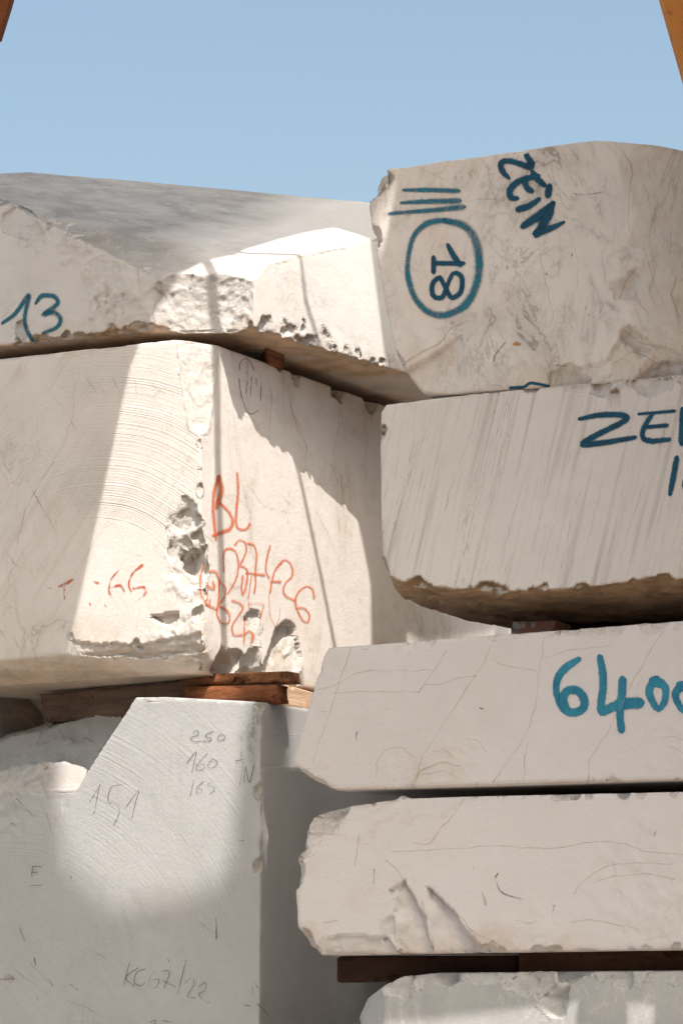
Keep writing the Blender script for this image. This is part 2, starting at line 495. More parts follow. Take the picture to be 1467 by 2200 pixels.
def paint(name, c, c2, soft=.35, grain=70, thin=0.0, opacity=1.0):
    """sprayed or pencilled stroke: UV.x runs along, UV.y from 0 to 1 across"""
    s = NT(name)
    uv = s.n('ShaderNodeUVMap').outputs[0]
    sep = s.n('ShaderNodeSeparateXYZ'); s.l(uv, sep.inputs[0])
    v = s.math('ABSOLUTE', s.math('SUBTRACT', s.math('MULTIPLY', sep.outputs['Y'], 2), 1))
    oc = s.obj()
    n = s.noise(oc, grain, 6, .75); n2 = s.noise(oc, 11, 3, .6)
    e = s.math('ADD', v, s.math('MULTIPLY', s.math('SUBTRACT', n, .5), soft * 1.6))
    a = s.rng(e, 1 - soft * 1.35, 1 - soft * .35, 1, 0, True)
    if thin > 0:
        a = s.math('MULTIPLY', a, s.rng(s.math('ADD', s.math('MULTIPLY', n, .6), s.math('MULTIPLY', n2, .4)), .5 - .12 / max(thin, .1) * .5, .5 + .05, 1 - thin, 1))
    fl = s.attr('flow')
    a = s.math('MULTIPLY', a, s.math('MULTIPLY', fl, opacity))
    col = s.mix(s.rng(n2, .35, .65), rgb(*c), rgb(*c2))
    col = s.mix(s.rng(s.math('ADD', v, s.math('MULTIPLY', n, .35)), .85, 1.2), col, rgb(*[min(1, q * 1.5 + .02) for q in c2]))
    s.l(col, s.p.inputs['Base Color'])
    s.p.inputs['Roughness'].default_value = .6; s.p.inputs['Specular IOR Level'].default_value = .2
    tr = s.n('ShaderNodeBsdfTransparent'); mx = s.n('ShaderNodeMixShader')
    s.l(a, mx.inputs[0]); s.l(tr.outputs[0], mx.inputs[1]); s.l(s.p.outputs[0], mx.inputs[2]); s.l(mx.outputs[0], s.out.inputs[0])
    return s.m

TEAL_DARK = paint('spray_dark_teal', (.005, .042, .085), (.009, .075, .130), .45, thin=.2)
TEAL_MID = paint('spray_teal', (.010, .10, .16), (.018, .15, .22), .6, thin=.5)
TEAL_LITE = paint('spray_turquoise', (.018, .15, .24), (.035, .22, .32), .38, thin=.15)
RED = paint('spray_red', (.66, .11, .03), (.74, .22, .08), .75, thin=.45, opacity=.9)
RED_DRY = paint('dry_red', (.50, .07, .03), (.60, .13, .06), .5, 40, thin=.95)
PENCIL = paint('pencil', (.06, .06, .055), (.12, .11, .10), .5, 160, thin=.85, opacity=.85)
OCHRE_V = paint('ochre_vein', (.40, .29, .18), (.46, .35, .25), .9, 30, thin=.7, opacity=.62)
GREY_V = paint('grey_vein', (.20, .18, .145), (.28, .25, .21), 1.0, 30, thin=.8, opacity=.55)
DARK_V = paint('dark_scratch', (.05, .035, .025), (.10, .07, .05), .5, 120, thin=.85, opacity=.9)
PALE_V = paint('pale_seam', (.80, .76, .70), (.70, .66, .6), .7, 60, thin=.6, opacity=.6)
STAIN_V = paint('damp_stain', (.15, .16, .15), (.22, .22, .20), 1.0, 22, thin=.9, opacity=.75)
RUST = paint('rust', (.50, .17, .03), (.42, .20, .08), .7, 60)

def catmull(pts, step=5.0):
    P = [np.array(p, float) for p in pts]
    if len(P) == 1: P = [P[0] + [-.5, 0], P[0] + [.5, 0]] if len(P[0]) == 2 else [P[0] + [-.5, 0, 0], P[0] + [.5, 0, 0]]
    Q = [2 * P[0] - P[1]] + P + [2 * P[-1] - P[-2]]
    out = []
    for i in range(1, len(Q) - 2):
        a, b, c, d = Q[i - 1], Q[i], Q[i + 1], Q[i + 2]
        k = max(2, int(np.linalg.norm((c - b)[:2]) / step))
        for j in range(k):
            t = j / k
            out.append(.5 * ((2 * b) + (c - a) * t + (2 * a - 5 * b + 4 * c - d) * t * t + (3 * b - a - 3 * c + d) * t ** 3))
    out.append(P[-1])
    return out
WMUL = 1.28
def strokes(blk, name, mat, lines, width, lift=.0015, step=5.0, label=None, fade=0.0, across=4):
    """lines of photograph pixels (x, y[, width]) laid on the block's surface as thin paint"""
    tree = BV[blk.name]
    me = bpy.data.meshes.new(name)
    V, Fc, UV, FL = [], [], [], []
    li = 0
    for ln in lines:
        if ln and isinstance(ln[0], dict): opt, ln = ln[0], ln[1:]
        else: opt = {}
        wd = opt.get('w', width)
        pts = [(p[0], p[1], (p[2] if len(p) == 3 else wd) * WMUL * ((1.8 if mat.name == 'spray_teal' else 1.3) if mat.name.startswith('spray_') and 'red' not in mat.name else (.8 if mat.name == 'pencil' else (1.4 if mat.name == 'spray_red' else 1.0)))) for p in ln]
        C = catmull(pts, step)
        if 'vein' in name or 'seam' in name or name == 'scratches':
            CC = np.array([[c[0], c[1], li * 3.1] for c in C])
            amp_ = 4.5 if 'vein' in name or 'seam' in name else 1.2
            jx = fbm(CC, .035, 4, 61, .7) * amp_ * 1.6; jy = fbm(CC + 50, .035, 4, 62, .7) * amp_; jw = 1 + fbm(CC, .05, 3, 63) * 1.1
            C = [np.array([c[0] + jx[i_], c[1] + jy[i_], c[2] * max(.35, jw[i_])]) for i_, c in enumerate(C)]
        n = len(C); L = 0; rows = []
        for i, c in enumerate(C):
            a = C[max(0, i - 1)]; b = C[min(n - 1, i + 1)]
            t = (b - a)[:2]; t = t / (np.linalg.norm(t) + 1e-6); nn = np.array([-t[1], t[0]])
            if i: L += np.linalg.norm((c - C[i - 1])[:2])
            rows.append((c, t, nn, L))
        tot = rows[-1][3] + 1e-6
        # round caps: add tapered rows before and after
        full = []
        for cap in (1.0, .8, .5, .2):
            c, t, nn, L = rows[0]; full.append((c[:2] - t * c[2] * .5 * cap, nn, c[2] * math.sqrt(max(0.02, 1 - cap * cap)), L - c[2] * .5 * cap))
        for c, t, nn, L in rows: full.append((c[:2], nn, c[2], L))
        for cap in (.2, .5, .8, 1.0):
            c, t, nn, L = rows[-1]; full.append((c[:2] + t * c[2] * .5 * cap, nn, c[2] * math.sqrt(max(0.02, 1 - cap * cap)), L + c[2] * .5 * cap))
        prev = None
        for i, (c, nn, wv, L) in enumerate(full):
            row = []
            ok = True
            for j in range(across + 1):
                q = c + nn * (wv * (j / across - .5))
                d = Vector(ray(q[0], q[1])).normalized()
                loc, nor, idx, dist = tree.ray_cast(Vector(CAM), d)
                if loc is None: ok = False; break
                if nor.dot(d) > 0: nor = -nor
                p = loc + nor * (lift + li * .00022 + .0005 * i / len(full)) - d * .0006
                V.append(tuple(p)); UV.append((L * .002, j / across))
                f_ = 1.0
                if fade: f_ = min(1.0, (L + wv) / (tot * fade + 1e-6), (tot - L + wv) / (tot * fade + 1e-6))
                FL.append(max(0., f_) * opt.get('a', 1.0))
                row.append(len(V) - 1)
            if not ok:
                del V[len(V) - len(row):]; del UV[len(UV) - len(row):]; del FL[len(FL) - len(row):]
                prev = None; continue
            if prev is not None:
                far = (Vector(V[row[0]]) - Vector(V[prev[0]])).length
                if far < .12:
                    for j in range(across):
                        Fc.append((prev[j], prev[j + 1], row[j + 1], row[j]))
            prev = row
        li += 1
    me.from_pydata(V, [], Fc)
    uvl = me.uv_layers.new(name='UVMap')
    for lp in me.loops: uvl.data[lp.index].uv = UV[lp.vertex_index]
    at = me.attributes.new('flow', 'FLOAT', 'POINT'); at.data.foreach_set('value', np.array(FL, dtype=np.float32))
    me.polygons.foreach_set('use_smooth', [True] * len(me.polygons))
    bpy.context.view_layer.update()
    o = link(name, me, mat, blk)
    if label: o['label'] = label
    if name in ('veins', 'grey_veins', 'scratches', 'ochre_marks', 'ochre_seams', 'pale_seams', 'pencil_numbers', 'pencil_ring'): o['kind'] = 'stuff'
    return o

# ---------------------------------------------------------------- ground
def ground_mat():
    s = NT('dusty_gravel'); oc = s.obj()
    a = s.noise(oc, .8, 6, .6); b = s.noise(oc, 30, 6, .7)
    col = s.mix(s.rng(a, .35, .65), rgb(.39, .35, .305), rgb(.33, .30, .26))
    col = s.mix(s.rng(b, .4, .7, 0, .5), col, rgb(.25, .22, .18))
    bm_ = s.n('ShaderNodeBump'); bm_.inputs['Distance'].default_value = .02; s.l(b, bm_.inputs['Height'])
    s.l(col, s.p.inputs['Base Color']); s.l(bm_.outputs[0], s.p.inputs['Normal']); s.p.inputs['Roughness'].default_value = .95
    return s.m
bm = bmesh.new()
bmesh.ops.create_grid(bm, x_segments=8, y_segments=8, size=4000)
g = link('ground', bm_mesh(bm, 'ground'), ground_mat(), None, (0, 0, 0)); tag(g, kind='structure')

# ---------------------------------------------------------------- left stack
RZ = -math.radians(28.0); RZS = -math.radians(23.5)
wF = -nF; wS = -nS
def ext(pts, v, d): return [p + v * d for p in pts]
def loc_of(P, base, rotz):
    d = np.asarray(P) - np.asarray(base); c, s_ = math.cos(-rotz), math.sin(-rotz)
    return (d[0] * c - d[1] * s_, d[0] * s_ + d[1] * c, d[2])

# --- middle left block
ZB = pF(430, 1440)[2]
top = [pF(-350, 808), pF(0, 769), pF(290, 738), pF(372, 729), pF(431, 728)]
fr = top + [pF(-350, 1436), pF(0, 1418), pF(110, 1400), pF(431, 1376)]
D = 3.62
bot = [np.array([*p[:2], ZB]) for p in (pF(-350, 1440, .38), pF(200, 1440, .38), pF(431, 1440, .10))]
side = [pR(455, 1418), pR(520, 1452), pR(680, 1480)]
back = ext([top[0], top[-1]], wF, D) + ext([np.array([*pF(-350, 1440)[:2], ZB]), np.array([*pF(431, 1440)[:2], ZB])], wF, D)
mid_base = (float(K[0]), float(K[1]), float(ZB))
saw_c = loc_of(pF(185, 1400), mid_base, RZ)
M_MID = marble('marble_cream', base=(.77, .705, .66), base2=(.71, .645, .595), vein=(.38, .30, .2), vein_amt=.55, vein_rot=(0, .95, 0), vein_sc=(1.0, 1.0, .35), vein_scale=2.4, vein_w=.014,
               dist=.8, streak=.42, streak_rot=(0, -.65, 0), streak_col=(.44, .35, .25), crust=(.60, .44, .30), saw=(saw_c[0], saw_c[2], 105, .62, 1.35), saw_amt=.50, seed=1.3, ochre=.3)
up_ = np.array([0, 0, 1.0]); out_c = (nF + nR) / np.linalg.norm(nF + nR)
def ch(p, rad, dep, n, amp=.012, sc=18, dirn=None, sq=None, raw=False):
    if not raw:
        rad = rad * 1.15; dep = min(dep, rad * .27)
    n = np.asarray(n, float); n = n / np.linalg.norm(n)
    return ('scoop', p + n * (rad - dep), rad, amp, sc, sq, dirn)
def wedge(pf, nn, pts, deep, amp=.006):
    return ('wedge', pf(pts[0][0], pts[0][1]), nn, [(pf(x, y), w_) for x, y, w_ in pts], deep, amp)
def face_cut(p, n, amp, sc, rad): return ('cut', p, n, amp, sc, (p, rad))
mid_ops = [
    # broken upper corner: from the arris back over the top
    ('cut', pR(446, 800, -.035), nF * .55 + nR * .72 + up_ * .12, .014, 9, (pF(425, 790), .34)),
    ch(pF(412, 772), .075, .05, out_c + up_ * .2, .02, 22), ch(pF(400, 790), .05, .035, out_c, .015, 22),
    ch(pF(428, 905), .05, .022, out_c, .01, 25), ch(pF(428, 950), .04, .018, out_c, .01, 25), ch(pF(430, 1000), .03, .012, out_c, .008, 25),
    ch(pF(429, 1060), .05, .02, out_c, .01, 25),
    # the deep break half way down the arris
    ch(pF(402, 1140), .15, .028, out_c + nF * .5, .035, 11), ch(pF(405, 1190), .15, .022, out_c + nF * .3, .035, 12), ch(pF(392, 1115), .11, .026, nF * .9 + nR * .3 + up_ * .2, .025, 14, raw=True), ch(pF(378, 1160), .11, .026, nF, .022, 15, raw=True),
    ch(pF(395, 1215), .16, .03, out_c, .02, 14), ch(pF(408, 1165), .12, .03, out_c, .03, 14, raw=True), ch(pF(420, 1275), .10, .03, out_c, .02, 18), ch(pF(424, 1320), .10, .025, out_c, .02, 18),
    ch(pF(415, 1362), .16, .02, nF - up_ * .2, .025, 12), wedge(pF, nF, [(322, 1322, .9), (384, 1317, 1.1), (374, 1352, .3)], .045, .003),
    wedge(pF, nF, [(155, 1374, .6), (215, 1384, .9), (300, 1388, .7), (345, 1372, 1), (431, 1362, .8), (431, 1400, 1), (300, 1412, 1), (150, 1405, .8)], .022, .008), ('bump', pF(395, 1350), .17, .014, 14, nF), ('bump', pF(395, 1230), .12, .012, 14, nF), ch(pF(352, 1384), .10, .018, nF - up_, .02, 18), ch(pF(300, 1392), .06, .012, nF - up_, .015, 20), ch(pF(240, 1400), .05, .010, nF - up_, .015, 20), ch(pF(152, 1368), .022, .016, nF, .008, 25, raw=True),
    # scoops low on the right face
    wedge(pR, nR, [(522, 1330, 1), (540, 1312, 1), (556, 1318, .9), (562, 1350, .2), (556, 1390, .1), (535, 1385, .3)], .022, .003),
    wedge(pR, nR, [(560, 1440, .9), (580, 1385, 1), (592, 1350, 1), (612, 1333, 1), (632, 1345, .9), (640, 1385, .3), (648, 1440, .1), (652, 1476, .3), (610, 1466, .6)], .06, .010),
    ch(pR(545, 1425), .16, .03, nR - up_ * .6, .015, 14), ch(pR(490, 1408), .14, .03, nR - up_ * .6, .015, 14),
    # notches along the right-hand top edge
    ch(pR(500, 752), .05, .015, nR + up_, .012, 22), ch(pR(600, 792), .06, .02, nR + up_, .012, 22), ch(pR(640, 812), .08, .035, nR + up_, .015, 18), ch(pR(730, 850), .10, .04, nR + up_, .02, 14),
    ch(pR(800, 872), .10, .04, nR + up_, .02, 14),
    ('stain', pF(200, 1430, .2), .5, .5), ('stain', pR(640, 840), .35, .6), ('stain', pR(640, 1450), .3, .6), ('stain', pF(0, 1450, .2), .5, .6),
    ('stain', pR(760, 880), .3, .6),
]
mid = block('marble_block', [fr + side + bot + back], mid_ops, M_MID, RZ, voxel=.0095, edge=(.016, .036), seed=3, base=mid_base, stain_w=.05)
tag(mid, 'cream marble block with red spray marks, saw arcs and a broken hole on its corner', 'marble block', 'quarried marble blocks')

def soften(k):
    return ('func', lambda P, rough, stain: (P, rough * k, stain))
def under(o, thr, amt):
    me = o.data; n_ = len(me.vertices)
    nr_ = np.empty(n_ * 3); me.vertices.foreach_get('normal', nr_); nr_ = nr_.reshape(-1, 3)
    co_ = np.empty(n_ * 3); me.vertices.foreach_get('co', co_); co_ = co_.reshape(-1, 3)
    v_ = np.clip((-nr_[:, 2] - thr) * 3, 0, 1) * np.clip(.75 + fbm(co_, 3, 4, 19) * .9, 0, 1) * amt
    a_ = me.attributes.new('crust', 'FLOAT', 'POINT'); a_.data.foreach_set('value', v_.astype(np.float32))
under(mid, .30, .65)

# --- upper left block
OF = .03
ub_base = (float(K2[0]), float(K2[1]), float(K2[2] - .02))
def q_(x, y, Y): return atY(x, y, Y)
zt = K2[2]
f2 = [pF(-350, 395, OF), pF(0, 432, OF), pF(75, 462, OF), pF(130, 497, OF), pF(190, 560, OF), pF(225, 620, OF), pF(240, 690, OF)]
f2b = [pF(-350, 782, OF), pF(0, 744, OF), pF(300, 708, OF), pF(440, 697, OF)]
r2 = [pR2(500, 688), pR2(700, 751), pR2(850, 790), pR2(553, 590), pR2(575, 565), pR2(700, 536), pR2(800, 514), pR2(960, 490)]
r2b = [pR2(960, 828)]
sk = [q_(-350, 392, 15.6), q_(65, 369, 15.35), q_(250, 392, 15.35), q_(440, 411, 15.4), q_(640, 430, 15.5), q_(820, 440, 15.6), q_(960, 448, 15.7)]
bk = [p + np.array([.5, 1.1, -.35]) for p in sk[::2]] + [np.array([p[0] + .5, p[1] + 1.1, zt]) for p in (sk[0], sk[3], sk[6])]
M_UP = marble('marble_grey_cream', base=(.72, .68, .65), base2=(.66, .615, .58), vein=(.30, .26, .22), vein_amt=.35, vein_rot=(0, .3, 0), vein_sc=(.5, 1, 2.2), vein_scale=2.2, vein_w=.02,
              streak=.2, streak_rot=(0, 1.35, 0), streak_col=(.3, .29, .28), seed=4.1, patina_shade=(.42, .40, .385), crust=(.62, .42, .26), ochre=.28, fresh=(.72, .69, .66))
def upper_fn(P, rough, stain):
    # hollow between the painted face and the right face
    return P, rough, stain
dn_back = np.array([.10, .85, -.15])
up_ops = [
    ('scoop', pF(385, 600, -.42), .60, .014, 14, None, dn_back),
    ('scoop', pF(470, 640, -.12), .24, .014, 16, None, dn_back),
    ch(pR2(575, 690), .10, .02, nR2 - up_ * .6, .02, 18),
    wedge(lambda x, y, d=0: pF(x, y, OF), nF, [(4, 462, .5), (36, 440, .9), (62, 452, 1), (112, 482, .5), (98, 502, .2), (60, 514, .3), (8, 500, .2)], .018, .003), ch(pF(15, 440, OF), .16, .010, nF + up_, .012, 16), ('bump', pF(160, 525, OF), .11, .014, 14, nF), ('bump', pF(205, 585, OF), .11, .014, 14, nF), ('bump', pF(235, 650, OF), .12, .014, 14, nF), ('bump', pF(115, 490, OF), .09, .014, 14, nF), ('bump', pF(70, 500, OF), .13, .010, 14, nF), ('bump', pF(285, 630, OF), .28, .016, 9, nF), ('bump', pF(225, 650, OF), .12, .012, 14, nF),
    ch(pF(55, 715, OF), .07, .012, nF, .008, 20), ch(pF(100, 725, OF), .08, .02, nF - up_, .01, 20),
]
rr_ = random.Random(5)
for i in range(18):
    x = 520 + i * 19 + rr_.uniform(-5, 5); yb = np.interp(x, [500, 600, 700, 850], [690, 716, 752, 788])
    up_ops.append(ch(pR2(x, yb - rr_.uniform(2, 14)), rr_.choice([.03, .045, .08, .13]) * rr_.uniform(.8, 1.2), rr_.uniform(.004, .011), nR2 - up_ * rr_.uniform(.1, .9), .018, 20))
for x in (612, 652, 695):
    up_ops.append(ch(pR2(x, 696 + (x - 600) * .22), .07, .022, nR2, .02, 20))
for i in range(24):
    x = 0 + i * 20 + rr_.uniform(-8, 8); yb = 743 - .113 * x
    up_ops.append(ch(pF(x, yb, OF), rr_.uniform(.03, .08), rr_.uniform(.008, .025), nF - up_ * rr_.uniform(.6, 1.4), .012, 22))
up_ops += [('stain', pF(x, 738 - .1 * x, OF), .10, .6) for x in range(100, 480, 45)] + [('stain', pR2(x, 694 + (x - 500) * .29), .09, .5) for x in range(500, 860, 50)]
up_ops += [('stain', pF(x, y, OF), .08, .3) for x, y in ((20, 440), (90, 480), (150, 530), (200, 600), (235, 660))]
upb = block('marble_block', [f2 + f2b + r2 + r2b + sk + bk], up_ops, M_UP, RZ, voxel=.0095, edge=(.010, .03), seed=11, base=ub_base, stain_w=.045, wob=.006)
tag(upb, 'grey-topped marble block with a hollow broken face and blue painted number 13', 'marble block', 'quarried marble blocks')

under(upb, .35, .95)
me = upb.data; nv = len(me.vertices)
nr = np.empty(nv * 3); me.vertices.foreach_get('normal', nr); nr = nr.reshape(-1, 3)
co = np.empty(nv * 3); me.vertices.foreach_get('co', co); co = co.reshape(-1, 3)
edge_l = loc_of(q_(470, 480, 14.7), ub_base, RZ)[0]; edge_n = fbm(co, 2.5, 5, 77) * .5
pat = np.clip((nr[:, 2] - .30) * 5, 0, 1) * np.clip((edge_l - co[:, 0]) * 3.0 + edge_n + .5, 0, 1)  # grey weathering and painted shade, fading out where the sun patch starts
at = me.attributes.new('patina_shade', 'FLOAT', 'POINT'); at.data.foreach_set('value', pat.astype(np.float32))

# --- lower left block
low_base = (float(pF(565, 1100)[0]), float(pF(565, 1100)[1]), 0.0)
def gnd(p): return np.array([p[0], p[1], 0.0])
A1 = [pF(168, 1688), pF(290, 1498), pF(350, 1497), pF(562, 1508)]
Afr = A1 + [gnd(pF(168, 1688)), gnd(pF(562, 1508))]
Aall = Afr + ext([pF(300, 1500), pF(562, 1508), gnd(pF(168, 1688)), gnd(pF(562, 1508)), pF(168, 1688)], wF, 3.0)
Bfr = [pF(-400, 1716), pF(200, 1693)]
Ball = Bfr + [gnd(p) for p in Bfr] + ext(Bfr + [gnd(p) for p in Bfr], wF, 2.0)
Rk1 = [pF(-60, 1712, .02), pF(175, 1700, .02), pF(25, 1668, .10), pF(60, 1690, .03), pF(100, 1634, .22), pF(165, 1640, .22), pF(190, 1650, .10), pF(-100, 1665, .2)]
Rk1 += [np.array([p[0], p[1], p[2] - .15]) for p in Rk1]
Rk2 = [pF(-400, 1720, .45), pF(0, 1672, .40), pF(120, 1655, .42), pF(200, 1630, .34), pF(292, 1501, .50), pF(245, 1512, .85), pF(130, 1545, .9), pF(60, 1568, .9), pF(0, 1608, .85), pF(-400, 1790, .9)]
Rk2 += [np.array([p[0], p[1], pF(0, 1720)[2]]) for p in Rk2]
saw_l = loc_of(pF(20, 2190), low_base, RZ)
M_LOW = marble('marble_pale_grey', base=(.47, .463, .46), base2=(.425, .42, .418), vein=(.30, .29, .28), vein_amt=.35, vein_rot=(0, -.8, 0), vein_sc=(1, 1, .4), vein_scale=1.6, vein_w=.02,
               streak=.25, streak_rot=(0, .75, 0), streak_col=(.28, .28, .28), saw=(saw_l[0], saw_l[2], 60, .72, 1.9), saw_amt=.20, seed=7.7, ochre=.06, fresh=(.56, .51, .46), stain_amt=.5)
def low_fn(P, rough, stain):
    m = (P[:, 2] > pF(0, 1702)[2] + .01) & (((P - K) @ nF) < -.03)
    px = P @ np.array([nR[0], nR[1], 0]) - (pF(292, 1500) @ nR)
    m = m & (px < .0)
    rough = np.where(m, np.maximum(rough, .35), rough); stain = np.where(m, np.maximum(stain, .8 * np.clip(fbm(P, 3, 3, 5) * 1.5 + .2, 0, 1)), stain)
    return P, rough, stain
low_ops = [('func', low_fn), ('bump', pF(60, 1600, .6), .6, .035, 5, [0, -.6, .8]), ('bump', pF(70, 1670, .12), .33, .035, 8, [-.2, -.7, .7]), ('bump', pF(-20, 1680, .12), .3, .03, 11, [-.2, -.7, .7]),
    ch(pF(556, 1540), .05, .012, nF + nR * .4, .008, 24, sq=(up_, .5)),
    ch(pF(552, 1700), .05, .014, nF + nR * .4, .008, 22), ch(pF(556, 1858), .05, .016, nF + nR * .4, .008, 22), ch(pF(562, 1515), .07, .03, out_c + up_, .012, 22),
    ch(pF(560, 1975), .03, .008, out_c, .008, 22), ch(pF(562, 2080), .03, .008, out_c, .008, 22), ch(pF(20, 2103), .035, .012, nF, .006, 30, sq=(up_, 2.5)),
    ch(pF(320, 1503), .08, .012, nF + up_, .006, 20)]
low = block('marble_block', [Aall, Ball, Rk1, Rk2], low_ops, M_LOW, RZ, voxel=.0105, edge=(.007, .022), seed=23, base=low_base, stain_w=.02, wob=.002)
tag(low, 'pale grey marble block with curved saw grooves and pencilled numbers, standing lowest on the left', 'marble block', 'quarried marble blocks')

# --- grey rock behind, at the left edge
gb = [atY(-400, 1440, 15.9), atY(0, 1478, 15.6), atY(60, 1500, 15.6), atY(92, 1540, 15.6), atY(-400, 1470, 15.4), atY(0, 1490, 15.5)]
gb += [np.array([p[0], p[1], 1.2]) for p in gb] + [np.array([p[0], p[1] + 1.2, p[2]]) for p in gb]
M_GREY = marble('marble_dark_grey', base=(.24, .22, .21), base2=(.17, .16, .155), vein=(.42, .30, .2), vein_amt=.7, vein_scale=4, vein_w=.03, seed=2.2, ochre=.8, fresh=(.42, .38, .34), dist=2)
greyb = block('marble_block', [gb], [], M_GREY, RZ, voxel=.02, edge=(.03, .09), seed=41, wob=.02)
tag(greyb, 'dark grey marble block with rusty blotches, half hidden behind the long timber', 'marble block', 'quarried marble blocks')

# ---------------------------------------------------------------- right stack
def slab(front, d0, depth, extra=None, back_shrink=.0):
    fp = [pS(x, y, d0) for x, y in front]
    bp = [p + wS * depth for p in fp]
    return fp + bp + (extra or [])

def nicks(pts, nn, n_, seed, d=.0, r=(.015, .05), dep=(.004, .012), x0=None, x1=None):
    q = random.Random(seed); out = []
    xs = [p[0] for p in pts]; ys = [p[1] for p in pts]
    for i in range(n_):
        x = q.uniform(xs[0], xs[-1]); y = float(np.interp(x, xs, ys))
        out.append(ch(pS(x, y, d), q.uniform(*r), q.uniform(*dep), nn + nT * q.uniform(-.4, .4), .008, 26))
    return out
# top right
TR = [(868, 356), (832, 361), (802, 380), (789, 430), (797, 500), (824, 562), (836, 700), (856, 780), (885, 822), (906, 848), (1000, 846), (1467, 808), (1640, 775), (1275, 299), (1000, 340), (1400, 309), (1640, 352)]
TRr = [(1345, 312), (1390, 306), (1430, 312), (1640, 400)]
M_TR = marble('marble_swirl', base=(.655, .60, .565), base2=(.61, .56, .53), vein=(.27, .245, .22), vein_amt=.95, vein_rot=(0, -.9, 0), vein_sc=(1, 1, .5), vein_scale=1.9, vein_w=.030, dist=2.6,
              seed=9.2, ochre=.35, swirl=.75, streak=.12, streak_rot=(0, .3, 0), fresh=(.68, .62, .55))
hTR = slab(TR, .0, 1.9)
hTR2 = [pS(x, y, .06) for x, y in TRr] + [pS(x, y, 1.7) for x, y in TRr] + [pS(1345, 800, .06), pS(1640, 775, .06), pS(1345, 800, 1.7), pS(1640, 775, 1.7)]
tr_ops = [
    ('cut', pS(818, 420, .0), nS * .975 - nT * .20 + up_ * .10, .008, 9, (pS(805, 450), .42)),
    ch(pS(815, 395), .10, .03, -nT + up_ * .5 + nS * .4, .02, 14), ch(pS(795, 440), .06, .02, -nT + nS * .4, .015, 20), ch(pS(812, 505), .07, .03, -nT + nS * .5, .015, 20), ch(pS(835, 390), .04, .02, nS, .015, 24),
    wedge(pS, nS, [(866, 802, 1), (905, 775, 1), (945, 758, 1), (985, 722, .8), (1004, 760, .2), (1000, 850, .2), (900, 856, .6)], .022, .003), wedge(pS, nS, [(965, 690, .8), (1015, 672, .6), (1020, 710, .2), (1000, 735, .1)], .012, .002), ch(pS(866, 785), .07, .02, nS - nT * .7, .015, 14),
    # the right-hand part stands back and is torn
    ('cut', pS(1345, 560, .0), nS + nT * .16, .015, 6, (pS(1700, 560), 1.6)),
    ch(pS(1345, 620), .12, .028, nS, .015, 16), ch(pS(1360, 730), .14, .04, nS, .018, 14), ch(pS(1455, 640), .10, .04, nS, .02, 14),
    ch(pS(1420, 790), .16, .03, nS - up_ * .7, .02, 12), wedge(pS, nS, [(1215, 800, .3), (1300, 775, .6), (1345, 700, .8), (1400, 740, .8), (1467, 760, .8), (1467, 812, 1), (1230, 825, 1)], .02, .008), ch(pS(1215, 795), .10, .015, nS - up_, .01, 16),
    ('bump', pS(1480, 600), .42, .012, 7, nS), ('stain', pS(1380, 785), .2, .4), ('stain', pS(900, 790), .12, .5), ('stain', pS(1345, 650), .07, .4), ('stain', pS(1440, 650), .08, .4),
    ('stain', pS(1200, 825), .2, .35), ('stain', pS(950, 760), .08, .5)]
tr_ops.append(soften(.45))
trb = block('marble_block', [hTR], tr_ops, M_TR, RZS, voxel=.0095, edge=(.012, .03), seed=51, stain_w=.03)
tag(trb, 'marble block with swirling grey veins, a blue circled 18 and a slanting blue word', 'marble block', 'quarried marble blocks')

# second: slanted streaks, brown crust beneath
ZN = [(828, 868), (818, 885), (815, 960), (818, 1100), (821, 1195), (838, 1238), (860, 1252), (930, 1264), (1100, 1272), (1467, 1246), (1640, 1215), (1640, 785), (1467, 821), (1000, 847)]
crustp = [pS(845, 1240, .0), pS(870, 1286, .22), pS(925, 1310, .38), pS(1010, 1333, .6), pS(1100, 1343, .8), pS(1300, 1352, .95), pS(1640, 1345, 1.0), pS(1467, 1290, .25), pS(1640, 1270, .2), pS(1100, 1300, .2), pS(950, 1285, .15),
          pS(1640, 1340, 2.0), pS(1000, 1300, 1.9), pS(900, 1250, 1.9)]
M_ZN = marble('marble_streaked', base=(.615, .575, .55), base2=(.575, .535, .51), vein=(.42, .36, .3), vein_amt=.15, vein_w=.01, streak=.9, streak_rot=(0, -.25, 0), streak_col=(.22, .20, .165), seed=14.6, ochre=.14,
              crust=(.36, .235, .14))
def zn_fn(P, rough, stain):
    return P, rough, stain
znb = block('marble_block', [slab(ZN, .0, 1.9) + crustp], [
    ch(pS(818, 1215), .08, .02, -nT + nS * .3, .012, 18), ch(pS(816, 930), .05, .012, -nT + nS, .012, 18), ch(pS(1290, 836), .06, .018, nS + up_, .01, 18), ch(pS(1400, 828), .10, .014, nS + up_, .01, 18),
    ch(pS(1250, 836), .05, .012, nS + up_, .01, 18), ch(pS(1320, 850), .04, .008, nS, .008, 22),
    *nicks([(830, 869), (1000, 847), (1467, 821), (1600, 812)], nS + up_, 26, 3), *nicks([(860, 1252), (1100, 1272), (1467, 1246)], nS - up_, 16, 4), ch(pS(870, 1262), .12, .03, nS - up_ * .8, .02, 12), ch(pS(1030, 1275), .15, .02, nS - up_, .015, 12), ch(pS(1420, 1262), .25, .05, nS - up_, .02, 10), ch(pS(1250, 1275), .12, .015, nS - up_, .015, 12), soften(.6)],
    M_ZN, RZS, voxel=.0095, edge=(.008, .022), seed=61, stain_w=.02)
me = znb.data
co = np.empty(len(me.vertices) * 3); me.vertices.foreach_get('co', co); co = co.reshape(-1, 3)
nr = np.empty(len(me.vertices) * 3); me.vertices.foreach_get('normal', nr); nr = nr.reshape(-1, 3)
cr = np.clip((-nr[:, 2] - .22) * 6, 0, 1)
